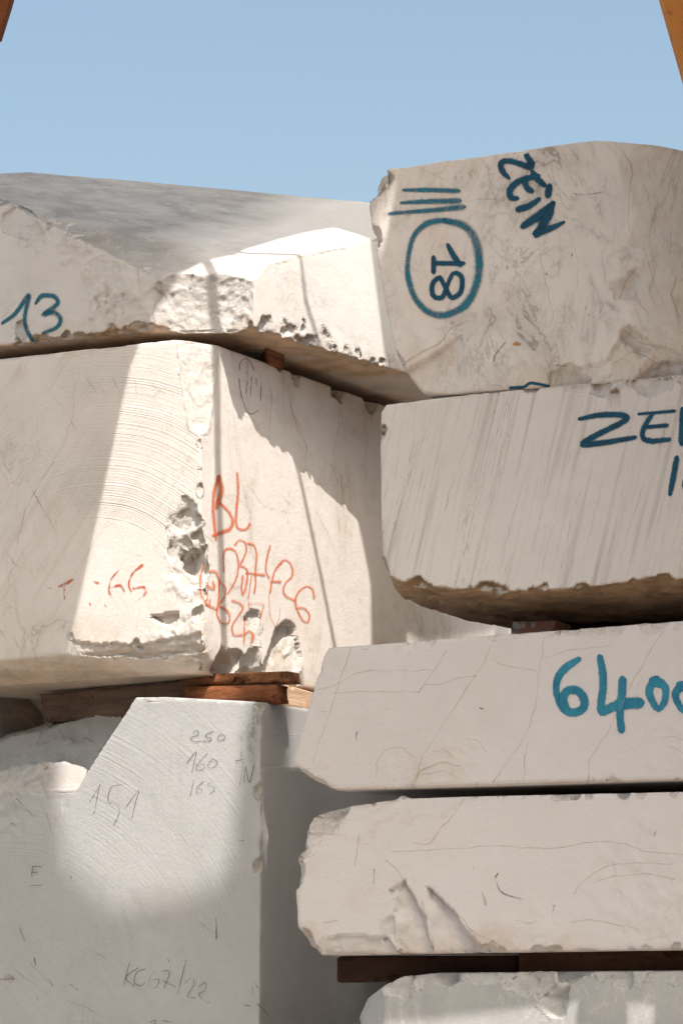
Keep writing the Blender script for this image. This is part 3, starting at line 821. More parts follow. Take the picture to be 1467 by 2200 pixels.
at = me.attributes.new('crust', 'FLOAT', 'POINT'); at.data.foreach_set('value', cr.astype(np.float32))
dz = (fbm(co, 6, 4, 8) * .02 + facet(co, 10, 9) * .012) * cr
co2 = co + nr * dz[:, None]; me.vertices.foreach_set('co', co2.ravel()); me.update()
tag(znb, 'marble block with steep parallel grey streaks and a rough brown crust underneath', 'marble block', 'quarried marble blocks')

# third: 6400
SX = [(708, 1391), (698, 1400), (690, 1440), (664, 1522), (640, 1590), (628, 1642), (660, 1672), (720, 1698), (1000, 1690), (1467, 1676), (1640, 1662), (1640, 1320), (1467, 1347), (1090, 1366), (800, 1385)]
M_SX = marble('marble_plain', base=(.605, .568, .560), base2=(.575, .538, .528), vein=(.46, .38, .31), vein_amt=.25, vein_rot=(0, .5, 0), vein_sc=(1, 1, .6), vein_scale=1.5, vein_w=.007, seed=19.0, ochre=.08, specks=.5)
sxb = block('marble_block', [slab(SX, -.03, 1.9)], [
    ch(pS(672, 1682, -.03), .16, .05, nS * .5 - up_ - nT * .5, .015, 12), ch(pS(692, 1440, -.03), .03, .01, -nT, .01, 20), *nicks([(708, 1391), (800, 1385), (1090, 1366), (1467, 1347)], nS + up_, 26, 5, -.03), *nicks([(740, 1698), (1000, 1690), (1467, 1676)], nS - up_, 26, 6, -.03),
    ('bump', pS(850, 1650, -.03), .07, .003, 16, nS), ('bump', pS(980, 1640, -.03), .12, .004, 14, nS), ('bump', pS(1440, 1600, -.03), .12, .004, 14, nS),
    ('stain', pS(930, 1660, -.03), .16, .6), ('stain', pS(690, 1690, -.03), .12, 1.0), soften(.5)],
    M_SX, RZS, voxel=.0105, edge=(.006, .018), seed=71, stain_w=.025, facets=.006)
tag(sxb, 'smooth pale marble slab with a turquoise painted number starting 64', 'marble block', 'quarried marble blocks')

# fourth
FO = [(656, 1757), (652, 1775), (643, 1815), (633, 1870), (633, 1930), (637, 1990), (650, 2025), (690, 2053), (800, 2052), (1467, 2041), (1640, 2033), (1640, 1697), (1467, 1706), (1000, 1711), (850, 1716), (740, 1733), (690, 1740)]
M_FO = marble('marble_stained', base=(.62, .582, .575), base2=(.59, .552, .54), vein=(.45, .34, .25), vein_amt=.35, vein_rot=(0, .2, 0), vein_sc=(1, 1, 1.4), vein_scale=1.7, vein_w=.010, seed=25.5, ochre=.25, specks=.5, stain_col=(.47, .31, .18))
nub = [pS(846, 1722, .0), pS(862, 1707, .01), pS(878, 1712, .0), pS(884, 1722, .0), pS(850, 1722, .1), pS(864, 1709, .1), pS(880, 1722, .1)]
fo_ops = [
    ch(pS(700, 1738), .18, .05, nS - nT * .4 + up_, .012, 10), ch(pS(650, 1800), .08, .03, -nT + nS * .7, .015, 16), ch(pS(640, 1880), .08, .025, -nT + nS, .015, 16), ch(pS(648, 2025), .16, .07, -nT + nS * .9 - up_, .02, 10),
    wedge(pS, nS, [(868, 1893, .9), (893, 1935, 1), (912, 1975, 1), (928, 2050, 1.1), (862, 2050, .6), (846, 1985, .1), (852, 1925, .1)], .045),
    wedge(pS, nS, [(918, 1900, .8), (960, 1950, 1), (1000, 1995, 1), (1046, 2050, 1.1), (932, 2050, .5), (918, 1960, .05)], .05),
    wedge(pS, nS, [(815, 1975, .2), (845, 1968, 1), (850, 2010, 1), (820, 2018, .8)], .02, .003),
    wedge(pS, nS, [(838, 1912, .9), (862, 1900, .6), (866, 1918, .1), (846, 1930, .1)], .02, .003),
    wedge(pS, nS, [(680, 2022, .2), (760, 2004, .6), (840, 2015, .9), (856, 2052, 1.2), (700, 2056, 1)], .03, .006),
    ch(pS(1180, 2042), .18, .04, nS - up_, .012, 12), ch(pS(860, 1925), .05, .02, nS, .012, 16),
    ('bump', pS(1370, 1890), .26, .008, 9, nS), ('bump', pS(1130, 1980), .12, .005, 9, nS), wedge(pS, nS, [(640, 1760, 1), (700, 1738, .8), (745, 1745, .5), (700, 1790, .1), (668, 1840, .2), (640, 1850, .8)], .02, .005)]
fo_ops += nicks([(740, 1733), (850, 1716), (1000, 1711), (1467, 1706)], nS + up_, 24, 7) + nicks([(800, 2052), (1467, 2041)], nS - up_, 20, 8, r=(.03, .09), dep=(.006, .02))
fo_ops += [('stain', pS(x, y), .05, .8) for x, y in ((900, 1950), (925, 2020), (965, 1955), (1010, 2010), (1040, 2040), (850, 1910), (860, 1990))]
fo_ops += [('stain', pS(x, 2040), .13, .95) for x in (660, 720, 800, 890, 980, 1060, 1150, 1230)] + [('stain', pS(655, 1850), .08, .6), ('stain', pS(790, 1960), .14, .5), ('stain', pS(690, 1745), .15, .5)]
fo_ops.append(soften(.6))
fob = block('marble_block', [slab(FO, .0, 1.9), nub], fo_ops, M_FO, RZS, voxel=.0095, edge=(.010, .025), seed=81, stain_w=.03)
tag(fob, 'unmarked marble slab with rounded left end, broken wedges and brown stained lower edge', 'marble block', 'quarried marble blocks')

# fifth (lowest)
SI = [(826, 2118), (850, 2100), (930, 2090), (1130, 2090), (1270, 2094), (1467, 2090), (1640, 2084)]
h6 = [pS(x, y, .03) for x, y in SI] + [gnd(pS(826, 2118, .03)), gnd(pS(1640, 2084, .03))]
h6 += [p + wS * 1.9 for p in h6] + [pS(772, 2185, .14), gnd(pS(768, 2185, .14)), pS(790, 2145, .14)]
M_SI = marble('marble_blue_grey', base=(.40, .395, .39), base2=(.29, .29, .295), vein=(.7, .68, .65), vein_amt=.5, vein_rot=(0, .9, 0), vein_sc=(1, 1, .6), vein_scale=2.6, vein_w=.02, seed=31.1, ochre=.05, swirl=.4, fresh=(.74, .72, .69), stain_amt=.35, dist=2)
si_ops = [ch(pS(850, 2125, .03), .10, .03, nS + up_ * .6 - nT * .4, .02, 16), ch(pS(1145, 2120, .03), .14, .045, nS + up_ * .5, .02, 14), ch(pS(1180, 2150, .03), .08, .03, nS, .018, 16), ch(pS(1040, 2110, .03), .08, .025, nS + up_, .02, 18)]
for x in range(830, 1960, 42):
    si_ops.append(ch(pS(x + rr_.uniform(-12, 12), 2096, .03), rr_.uniform(.05, .12), rr_.uniform(.015, .035), nS + up_ * rr_.uniform(.6, 1.6), .018, 18))
sib = block('marble_block', [h6], si_ops, M_SI, RZS, voxel=.0095, edge=(.010, .03), seed=91, stain_w=.03)
tag(sib, 'blue-grey marble block with a jagged white upper edge, lowest of the right stack', 'marble block', 'quarried marble blocks')

# unseen block added behind the right stack to darken the gap
rb = [np.array(p, float) for p in ((.42, 14.6, 0), (.42, 14.6, 2.55), (2.6, 13.6, 0), (2.6, 13.6, 2.5), (1.2, 16.4, 0), (1.2, 16.4, 2.5), (3.4, 15.4, 0), (3.4, 15.4, 2.5))]
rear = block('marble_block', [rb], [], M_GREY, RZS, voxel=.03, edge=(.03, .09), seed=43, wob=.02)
tag(rear, 'large grey marble block added behind the right stack to darken the gap', 'marble block', 'quarried marble blocks')

rb2 = [np.array([p[0] + .5 if p[0] < .5 else p[0], p[1], z]) for p in rb[::2] for z in (2.58, 4.5)]  # second unseen block, added to shut out sky light from the right
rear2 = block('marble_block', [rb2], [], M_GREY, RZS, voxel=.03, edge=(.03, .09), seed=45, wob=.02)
tag(rear2, 'upper grey marble block added behind the brown-crusted block to shut out sky light', 'marble block', 'quarried marble blocks')

# added building behind the camera, unseen, holds back sky light
def build_sky_blocker():
    e = bpy.data.objects.new('sky_blocker', None); COL.objects.link(e); e.location = (0, -10, 0); bpy.context.view_layer.update()
    tag(e, 'long dark corrugated building added behind the camera to hold back sky light', 'sky_blocker')
    s = NT('corrugated_metal'); oc = s.obj()
    wv = s.n('ShaderNodeTexWave'); s.l(oc, wv.inputs['Vector']); wv.inputs['Scale'].default_value = 2.0
    s.l(s.mix(s.noise(oc, .6, 5), rgb(.17, .15, .135), rgb(.11, .10, .09)), s.p.inputs['Base Color'])
    b = s.n('ShaderNodeBump'); b.inputs['Distance'].default_value = .04; s.l(wv.outputs['Fac'], b.inputs['Height']); s.l(b.outputs[0], s.p.inputs['Normal'])
    bm = bmesh.new(); hull_into(bm, [(x, y, z) for x in (-32, 32) for y in (-24, -10) for z in (0, 7.5)]); link('wall', bm_mesh(bm, 'wall'), s.m, e)
    bm = bmesh.new(); hull_into(bm, [(x, y, z) for x in (-33, 33) for y, z in ((-25, 7.503), (-9.5, 7.503), (-17, 9.8))]); link('roof', bm_mesh(bm, 'roof'), s.m, e)
    for x in (-18, 0, 18):
        bm = bmesh.new(); hull_into(bm, [(x + a, y, z) for a in (-2.5, 2.5) for y in (-10.1, -9.95) for z in (0, 5)]); link('door', bm_mesh(bm, 'door'), M_DOOR, e)
M_DOOR = wood('brown_door', (.12, .08, .06), (.09, .06, .045))
build_sky_blocker()

# ---------------------------------------------------------------- timbers
def timber(name, quad, along, depth, mat, label, cat, group=None, seed=1, voxel=.005, edge=(.012, .022), ops=(), amp=.008):
    """quad: four places of its front face; depth: how far it goes along 'along'"""
    q_r = random.Random(seed); ops = list(ops); qn = np.cross(quad[1] - quad[0], quad[3] - quad[0]); qn /= np.linalg.norm(qn)
    if qn @ (CAM - quad[0]) < 0: qn = -qn
    ln_ = float(np.linalg.norm(quad[1] - quad[0]))
    for i in range(int(8 + ln_ * 10)):
        t_ = q_r.random() if i % 4 else q_r.choice([0.0, 1.0]); b_ = q_r.choice([0, 1]) if i % 4 else q_r.random()
        p_ = (quad[0] * (1 - t_) + quad[1] * t_) * (1 - b_) + (quad[3] * (1 - t_) + quad[2] * t_) * b_
        ops.append(ch(p_, q_r.uniform(.015, .06), q_r.uniform(.004, .014), qn + np.array([q_r.uniform(-.4, .4), 0, (.8 if b_ < .5 else -.8)]), .008, 30, sq=((quad[1] - quad[0]), .5)))
    o = block(name, [list(quad) + [p + np.asarray(along) * depth for p in quad]], list(ops), mat, math.atan2(quad[1][1] - quad[0][1], quad[1][0] - quad[0][0]), voxel=voxel, edge=edge, seed=seed, wob=amp, facets=.012)
    return tag(o, label, cat, group)
W_OLD = wood('weathered_timber', (.18, .12, .09), (.10, .07, .055), bump=.018)
W_RED = wood('red_timber', (.36, .15, .065), (.11, .048, .028), bump=.03)
W_PALE = wood('pale_end_timber', (.60, .42, .29), (.45, .30, .2))
W_ROT = wood('rotten_timber', (.30, .11, .045), (.14, .05, .025), bump=.02)
W_DARK = wood('dark_timber', (.055, .028, .02), (.035, .018, .013))
TG = 'timber spacers between the blocks'
dv = wF
timber('timber_beam', [atY(84, 1490, 15.1), atY(470, 1456, 14.3), atY(470, 1535, 14.3), atY(96, 1553, 15.1)], (.3, .95, 0), .14, W_OLD, 'long weathered grey-brown beam with cracks, left end overhanging', 'timber', TG, 5)
timber('timber_plank', [pR(384, 1452, .0) if False else pF(384, 1450, .36), pF(618, 1441, .02), pF(622, 1466, .02), pF(384, 1473, .36)], wF, .12, W_RED, 'thin orange-red plank lying highest above the lower left block', 'plank', TG, 6, .004, (.004, .01))
timber('timber_beam', [pF(392, 1475, .24), pF(598, 1467, .03), pF(600, 1512, .03), pF(392, 1520, .24)], wF, .12, W_ROT, 'dark red rotten timber with a splintered end, under the orange plank', 'timber', TG, 7, .005, (.016, .04), amp=.012)
timber('timber_beam', [pR(596, 1462, .06), pR(720, 1500, .03), pR(720, 1545, .03), pR(592, 1508, .06)], -nR, .15, W_PALE, 'pale sunlit timber stub beside the rotten beam, against the right slab', 'timber', TG, 8, .005, (.006, .015))
timber('timber_wedge', [pR(572, 744, .02), pR(610, 752, .02), pR(610, 790, .02), pR(578, 780, .02)], -nR * .6 + wF * .8, .16, W_RED, 'small red-brown wood wedge jammed under the hollow upper left block', 'wedge', TG, 9, .004, (.008, .02), amp=.01)
timber('stone_spacer', [pS(1096, 1335, .35), pS(1196, 1332, .35), pS(1180, 1366, .35), pS(1096, 1372, .35)], wS, .2, marble('red_stone', base=(.42, .20, .15), base2=(.34, .15, .11), vein=(.7, .55, .48), vein_amt=.9, vein_scale=9, vein_w=.05, seed=3), 'small red veined stone spacer under the brown crust', 'spacer', None, 10, .005)
timber('timber_beam', [pS(722, 2056, .22), pS(1113, 2050, .22), pS(1113, 2104, .22), pS(722, 2110, .22)], wS, .14, W_DARK, 'dark brown beam under the stained slab, its left end showing', 'timber', TG, 12)
timber('timber_beam', [pS(1110, 2043, .19), pS(1640, 2036, .19), pS(1640, 2100, .19), pS(1110, 2104, .19)], wS, .14, wood('brown_timber', (.10, .05, .03), (.065, .032, .02)), 'lighter brown beam right of the dark one, above the jagged block', 'timber', TG, 13)
timber('timber_batten', [pS(860, 1697, .7), pS(1640, 1664, .7), pS(1640, 1700, .7), pS(860, 1722, .7)], wS, .12, W_DARK, 'dark batten deep in the thin gap under the slab numbered 64', 'timber', TG, 14, .008)
timber('timber_batten', [pS(1190, 1338, .7), pS(1640, 1338, .7), pS(1640, 1352, .7), pS(1190, 1362, .7)], wS, .12, W_DARK, 'dark batten in the gap under the brown crust, right of the red spacer', 'timber', TG, 15, .008)
timber('timber_batten', [pS(1000, 838, .5), pS(1640, 772, .5), pS(1640, 800, .5), pS(1000, 862, .5)], wS, .12, W_DARK, 'dark batten in the gap under the block with the circled 18', 'timber', TG, 16, .008)

# ---------------------------------------------------------------- gantry crane that straddles the stacks and added blockers, shaped to cast the shadows
def steel(name, c, c2):
    s = NT(name); oc = s.obj()
    n = s.noise(oc, 3, 6, .65); n2 = s.noise(oc, 24, 5, .7)
    col = s.mix(s.rng(n, .4, .65), rgb(*c), rgb(*c2)); col = s.mix(s.rng(n2, .58, .72, 0, .6), col, rgb(.12, .05, .025))
    b = s.n('ShaderNodeBump'); b.inputs['Distance'].default_value = .004; s.l(n2, b.inputs['Height'])
    s.l(col, s.p.inputs['Base Color']); s.l(b.outputs[0], s.p.inputs['Normal']); s.p.inputs['Roughness'].default_value = .85; s.p.inputs['Specular IOR Level'].default_value = .1
    return s.m
M_ORANGE = steel('orange_steel', (.50, .21, .055), (.42, .17, .05))
M_ORANGE_SHADE = steel('shaded_orange_steel', (.13, .040, .012), (.10, .032, .012))  # orange paint in shade, the shade put into a darker brown
def plate(name, poly, Y, th, mat, parent):
    bm = bmesh.new()
    a = [bm.verts.new((x, Y - th / 2, z)) for x, z in poly]; b = [bm.verts.new((x, Y + th / 2, z)) for x, z in poly]
    for t in tessellate_polygon([[Vector((x, z, 0)) for x, z in poly]]):
        bm.faces.new([a[k] for k in t]); bm.faces.new([b[k] for k in reversed(t)])
    for i in range(len(poly)):
        j = (i + 1) % len(poly); bm.faces.new((a[i], b[i], b[j], a[j]))
    return link(name, bm_mesh(bm, name), mat, parent)
def rod(name, pts, Y, r, mat, parent, n=10):
    bm = bmesh.new(); rings = []
    P = [Vector((x, Y, z)) for x, z in pts]
    for i, p in enumerate(P):
        t = (P[min(i + 1, len(P) - 1)] - P[max(i - 1, 0)]).normalized(); u_ = Vector((0, 1, 0)); v_ = t.cross(u_).normalized()
        rings.append([bm.verts.new(p + (u_ * math.cos(2 * math.pi * k / n) + v_ * math.sin(2 * math.pi * k / n)) * r) for k in range(n)])
    for a, b in zip(rings, rings[1:]):
        for k in range(n): bm.faces.new((a[k], a[(k + 1) % n], b[(k + 1) % n], b[k]))
    bm.faces.new(rings[0]); bm.faces.new(rings[-1][::-1])
    return link(name, bm_mesh(bm, name), mat, parent)
def empty(name, loc, label, cat):
    e = bpy.data.objects.new(name, None); COL.objects.link(e); e.location = loc; bpy.context.view_layer.update()
    return tag(e, label, cat)
YC = 11.3
crane = empty('gantry_crane', (0, YC, 0), 'orange steel gantry crane whose sloping legs show in both upper corners', 'crane')
plate('leg', [(-1.345, 5.07), (-1.385, 4.93), (-1.75, 4.90), (-2.1, 0.0), (-2.6, 0.0), (-2.6, 12.9), (-.2, 12.9), (-.10, 8.93), (-.36, 7.74), (-.80, 7.55), (-1.12, 6.0)], YC, .10, M_ORANGE_SHADE, crane)
plate('apex_plate', [(-.198, 12.9), (-.098, 8.93), (.02, 9.15), (.13, 9.33), (.27, 9.46), (.43, 9.55), (.50, 9.78), (.77, 10.38), (.98, 10.8), (1.18, 11.14), (1.33, 10.86), (1.44, 10.42), (1.50, 10.36), (1.52, 12.9)], YC, .10, M_ORANGE, crane)
plate('leg', [(1.522, 12.9), (1.502, 10.36), (1.57, 10.28), (1.58, 9.4), (1.50, 8.0), (1.24, 5.35), (1.30, 5.09), (1.38, 4.78), (2.6, 0.0), (3.3, 0.0), (2.1, 4.9), (1.87, 6.5), (1.87, 10.6), (2.1, 11.0), (3.0, 12.9)], YC, .10, M_ORANGE, crane)
rod('brace_rod', [(.20, 9.7), (.26, 9.35), (.30, 8.9), (.31, 8.3), (.36, 7.5), (.44, 6.6)], YC, .024, M_ORANGE, crane)
rod('cable', [(.40, 9.60), (.49, 9.60), (.79, 9.78), (.83, 9.60), (.95, 9.54), (1.13, 9.36), (1.30, 9.14), (1.53, 8.8)], YC, .018, M_ORANGE, crane)
YD = 9.5
blocker = empty('shadow_blocker', (2.0, YD, 0), 'added unseen orange steel panel shaped to shade the right stack', 'shadow_panel')
plate('blocker_panel', [(.70, 5.86), (.70, 7.4), (.93, 7.9), (1.09, 8.15), (1.09, 8.80), (1.165, 9.18), (1.21, 9.45), (3.4, 9.45), (3.4, 4.2), (2.12, 4.90), (1.79, 5.18), (1.0, 5.72)], YD, .12, M_ORANGE, blocker)  # added unseen panel, outline shaped to shade the right stack
plate('blocker_post', [(1.79, 5.17), (1.92, 5.06), (1.92, 0.0), (1.79, 0.0)], YD, .13, M_ORANGE, blocker)  # added for the dark stripes on the lowest right block
plate('blocker_post', [(2.05, 4.94), (2.25, 4.8), (2.25, 0.0), (2.05, 0.0)], YD, .13, M_ORANGE, blocker)
YG = 3.0; DX, DZ = (YC - YG) * SUN[0] / -SUN[1], (YC - YG) * SUN[2] / -SUN[1]
high_blocker = empty('high_shadow_blocker', (2.0, YG, 0), 'high unseen orange plate added to shape the sun patch on the lower left block', 'shadow_plate')
plate('blocker_plate', [(x + DX, z + DZ) for x, z in [(-1.9, 4.6), (-1.9, 8.2), (-.75, 8.0), (-.40, 7.55), (-.42, 7.0), (-.47, 6.9), (-.42, 6.42), (-.20, 5.97), (.08, 5.72), (.33, 5.57), (.37, 5.8), (.37, 6.3), (.46, 7.0), (.60, 6.9), (.60, 6.36), (.42, 6.30), (.42, 5.70), (.56, 5.5), (.56, 4.6)]], YG, .3, M_ORANGE, high_blocker)  # added unseen plate, outline shaped to the soft edge of the sun patch

# ---------------------------------------------------------------- paint and pencil marks, veins
def Z(pts, sc, x0, y0):
    out = []
    for p in pts:
        if isinstance(p, dict): out.append(p)
        else: out.append((x0 + p[0] * sc, y0 + p[1] * sc) + ((p[2] * sc,) if len(p) > 2 else ()))
    return out
def ZZ(lines, sc, x0, y0): return [Z(l, sc, x0, y0) for l in lines]
def letters(name, groups, blk, _old, mat, lines, width, **kw):
    kw.pop('label', None)
    for k, g_ in enumerate(groups):
        strokes(blk, name, mat, [lines[j] for j in g_], width, lift=kw.get('lift', .0015) + .0002 * k)
z6 = (.3183, 1000, 280); z2 = (.5092, 720, 280); z4 = (.5092, 720, 800); z7 = (.2502, 1100, 1380); z1 = (.5044, 0, 300)
z5 = (.259, 380, 980); z3 = (.5044, 0, 700); z8 = (.2727, 300, 680); zl = (.2727, 0, 1420); zm = (.2727, 350, 1400); zb = (.5044, 0, 1700); zv = (.591, 600, 1350); zw = (.591, 600, 1700)

letters('painted_letter', [[0], [1, 2, 3], [4, 5], [6, 7, 8]], trb, 'painted_word', TEAL_DARK, ZZ([
    [(398, 138, 30), (415, 180, 38), (447, 228, 44), (430, 248, 44), (370, 228, 38), (300, 208, 36), (248, 212, 38), (236, 240, 38), (252, 282, 38), (284, 316, 26)],
    [(458, 292, 34), (482, 326, 40), (518, 360, 40)], [(476, 312, 36), (390, 332, 40), (322, 370, 42), (296, 420, 42), (306, 456, 40), (334, 460, 34)],
    [(398, 352, 36), (416, 392, 40), (432, 404, 38)], [(562, 396, 46), (557, 424, 46)], [(488, 470, 30), (430, 510, 42), (368, 530, 42)],
    [(583, 500, 34), (500, 572, 58), (402, 638, 46)], [(580, 510, 40), (556, 575, 58), (488, 690, 50)], [(488, 690, 48), (560, 668, 42), (655, 624, 22)]], *z6), 12, label='dark blue sprayed word slanting down the face')
letters('painted_digit', [[0, 1, 2], [3]], trb, 'painted_number', TEAL_DARK, ZZ([
    [(478, 490, 18), (500, 530, 24), (522, 562, 22)], [(535, 562, 18), (425, 561, 20)], [(415, 543, 20), (415, 592, 20)],
    [(470, 660, 16), (498, 604, 18), (532, 618, 20), (530, 680, 20), (492, 706, 20), (464, 662, 18), (440, 622, 20), (410, 650, 20), (414, 698, 20), (450, 706, 20), (472, 658, 16)]], *z2), 10)
strokes(trb, 'painted_ring', TEAL_MID, ZZ([[(470, 383, 20), (540, 402, 26), (590, 460, 28), (607, 560, 28), (595, 650, 26), (550, 735, 26), (470, 778, 24), (400, 770, 22), (340, 712, 20), (308, 620, 20), (308, 540, 16), (330, 450, 18), (380, 397, 20), (440, 381, 20), (474, 383, 16)]], *z2), 12)
letters('painted_bar', [[0], [1], [2]], trb, 'painted_bars', TEAL_MID, ZZ([[(295, 252, 12), (400, 252, 16), (512, 256, 16)], [(285, 306, 12), (400, 300, 18), (512, 298, 20)], [(236, 351, 12), (400, 338, 16), (530, 325, 20)]], *z2), 9)
strokes(trb, 'rust_spot', RUST, ZZ([[(764, 902, 24), (768, 902, 24)]], *z2), 11)
strokes(trb, 'paint_dash', TEAL_DARK, [[(1097, 833, 6), (1125, 831, 6), (1140, 823, 6), (1175, 829, 6)]], 6)
letters('painted_letter', [[0], [1, 2, 3], [4]], znb, 'painted_word', TEAL_DARK, ZZ([
    [(1035, 196, 16), (1110, 181, 22), (1200, 180, 24), (1230, 192, 24), (1200, 216, 24), (1100, 266, 24), (1042, 304, 24), (1130, 297, 24), (1258, 276, 18)],
    [(1283, 176, 12), (1425, 164, 14)], [(1335, 178, 18), (1303, 230, 20), (1296, 274, 22), (1330, 290, 22), (1402, 284, 18)], [(1310, 231, 16), (1392, 225, 18)], [(1464, 165, 24), (1460, 290, 26)]], *z4), 12)
letters('painted_digit', [[0], [1]], znb, 'painted_number', TEAL_DARK, ZZ([[(1438, 368, 22), (1425, 440, 24), (1412, 508, 18)], [(1510, 420, 16), (1474, 462, 22), (1478, 500, 20)]], *z4), 12)
letters('painted_digit', [[0], [1, 2], [3], [4]], sxb, 'painted_number', TEAL_LITE, ZZ([
    [(560, 152, 44), (470, 210, 58), (400, 290, 58), (376, 380, 52), (386, 460, 50), (424, 545, 60), (480, 596, 62), (560, 598, 62), (616, 550, 62), (608, 470, 62), (560, 418, 62), (490, 410, 62), (446, 450, 66), (436, 510, 66), (456, 560, 62)],
    [(755, 142, 50), (775, 260, 58), (778, 400, 56), (762, 520, 58), (768, 600, 56), (850, 560, 70), (950, 530, 84), (1068, 522, 84)],
    [(945, 336, 60), (938, 480, 60), (924, 620, 56), (935, 738, 56)],
    [(1225, 330, 60), (1180, 390, 62), (1180, 450, 58), (1215, 530, 50), (1252, 576, 44), (1300, 520, 50), (1318, 430, 52), (1300, 370, 60), (1235, 340, 80)],
    [(1450, 378, 60), (1400, 440, 60), (1420, 520, 50), (1480, 590, 44), (1530, 500, 50), (1520, 410, 56), (1460, 375, 70)]], *z7), 14)
strokes(sxb, 'veins', OCHRE_V, ZZ([
    [(260, 75), (232, 150), (215, 210), (180, 330), (148, 410), (120, 490)], [(130, 225), (200, 207), (290, 160), (400, 156), (545, 152)], [(200, 236), (320, 230), (500, 230)], [(605, 85), (550, 170), (505, 230)],
    [(770, 65), (740, 130), (700, 190), (600, 340), (530, 450), (485, 560)], [(530, 205), (600, 200), (650, 180), (710, 172)], [(770, 110), (820, 135), (935, 155)],
    [(965, 30, 7), (945, 150, 7), (930, 260, 6), (898, 380, 6), (820, 500, 5), (790, 560, 6)], [(1390, 15), (1330, 110), (1265, 230), (1190, 380), (1130, 480, 8), (1120, 555, 12)], [(1200, 60), (1060, 80), (960, 110)], [(900, 420), (885, 550)],
    [(350, 500), (380, 450), (440, 436), (490, 470)], [(490, 555, 10), (530, 510, 12), (600, 488, 12), (655, 498, 8)], [(560, 450), (600, 440), (640, 470)], [(680, 400), (730, 410), (752, 450)], [(530, 530, 10), (600, 520, 10), (650, 548, 8)], [(360, 500), (350, 540)], [(800, 520, 12), (780, 556, 12)],
    [(1380, 400), (1440, 395), (1500, 420)], [(1370, 440), (1420, 430), (1480, 460)]], *zv), 3.6, step=6)
strokes(fob, 'veins', OCHRE_V, ZZ([
    [(400, 222), (600, 210), (820, 198), (880, 206), (1000, 206), (1120, 190), (1190, 180), (1270, 198), (1330, 220), (1470, 232)], [(668, 28), (640, 80), (590, 130), (545, 190), (480, 190)],
    [(1070, 370), (1110, 320), (1180, 280), (1270, 262), (1420, 265)], [(1140, 330), (1220, 310), (1330, 300), (1430, 320)], [(1060, 480), (1150, 470), (1300, 500)], [(390, 250), (430, 290), (452, 330), (490, 390), (520, 470), (545, 540)], [(535, 345), (590, 400), (660, 460), (740, 570)],
    [(860, 470), (900, 480), (940, 470)], [(170, 480, 16), (210, 470, 14)], [(690, 500, 8), (760, 540, 10), (800, 560, 10)], [(100, 150), (200, 155)], [(290, 160), (275, 270)], [(520, 400), (540, 470)], [(740, 370, 16), (745, 400, 16)]], *zw), 4, step=6)
strokes(fob, 'scratches', DARK_V, ZZ([[(788, 330), (800, 360), (830, 378), (880, 392)], [(345, 285), (343, 335)], [(998, 415), (992, 445)], [(704, 273), (706, 278)], [(1368, 145), (1362, 160)], [(793, 300), (785, 312)]], *zw), 3)
strokes(sxb, 'scratches', DARK_V, ZZ([[(380, 294), (396, 296)], [(155, 303), (172, 304)], [(730, 289), (738, 291)], [(282, 375), (280, 410)], [(400, 296), (418, 295)]], *zv), 2.6)
strokes(znb, 'veins', GREY_V, ZZ([
    [(425, 108, 7), (390, 225, 8), (330, 400, 9), (280, 560, 10), (235, 710, 7), (212, 805, 6)], [(612, 108), (560, 290), (510, 430), (450, 620), (408, 790)], [(830, 335), (790, 480, 8), (740, 640, 7), (700, 830), (690, 905)], [(905, 220), (858, 385, 8)],
    [(1142, 395), (1110, 530, 9), (1080, 650), (1030, 850)], [(655, 360), (600, 560), (550, 720)], [(1003, 315), (960, 430)], [(1335, 390), (1240, 640), (1190, 870)], [(500, 420), (465, 600)], [(225, 450, 9), (200, 560, 9)], [(1190, 620), (1175, 700), (1140, 800)],
    [(740, 790), (715, 850)], [(655, 790), (625, 840)], [(950, 570), (890, 760), (870, 870)], [(1290, 480), (1260, 620)], [(345, 640), (300, 790)], [(1105, 100), (1085, 200)], [(390, 330), (350, 500)], [(260, 200), (200, 330)], [(560, 560), (520, 700)], [(1380, 560), (1340, 700)]], *z4), 3.2, step=7, fade=.35)
strokes(trb, 'veins', GREY_V, ZZ([
    [(520, 300), (600, 296), (720, 290)], [(610, 350), (620, 420), (670, 500), (740, 560), (840, 552)], [(640, 560), (700, 590), (790, 570)], [(840, 400), (880, 600), (925, 800), (960, 860)], [(940, 850), (1000, 720), (1025, 560), (985, 420)], [(1290, 420), (1330, 600), (1370, 700), (1400, 760)],
    [(1260, 560), (1262, 660), (1320, 780), (1440, 830)], [(560, 850), (570, 960), (560, 1060)], [(530, 900), (545, 1010)], [(1075, 900), (1110, 800), (1200, 730)], [(750, 120), (690, 180), (640, 190), (600, 240)], [(1310, 100), (1340, 260), (1380, 330)], [(1280, 180), (1330, 330), (1350, 480)],
    [(350, 150), (400, 180), (480, 215)], [(640, 200), (650, 250), (600, 290)], [(1420, 380), (1410, 560)], [(430, 450), (400, 520)], [(620, 660), (700, 640), (800, 700)], [(1250, 840), (1330, 900), (1460, 930)]], *z2), 4, step=7, fade=.4)
strokes(trb, 'ochre_seams', OCHRE_V, ZZ([[(1218, 90, 8), (1250, 160, 12), (1238, 300, 10), (1240, 420, 8)], [(1205, 700, 12), (1225, 640, 10), (1255, 600, 8)], [(290, 990, 14), (350, 945, 12), (430, 905, 10), (480, 850, 10), (560, 800, 8)], [(1225, 850, 12), (1280, 890, 10), (1340, 910, 8)], [(1440, 620, 14), (1420, 700, 14), (1450, 790, 14)], [(1180, 980, 10), (1260, 940, 10), (1380, 990, 10)], [(920, 990, 8), (980, 995, 10)]], *z2), 5, step=7)
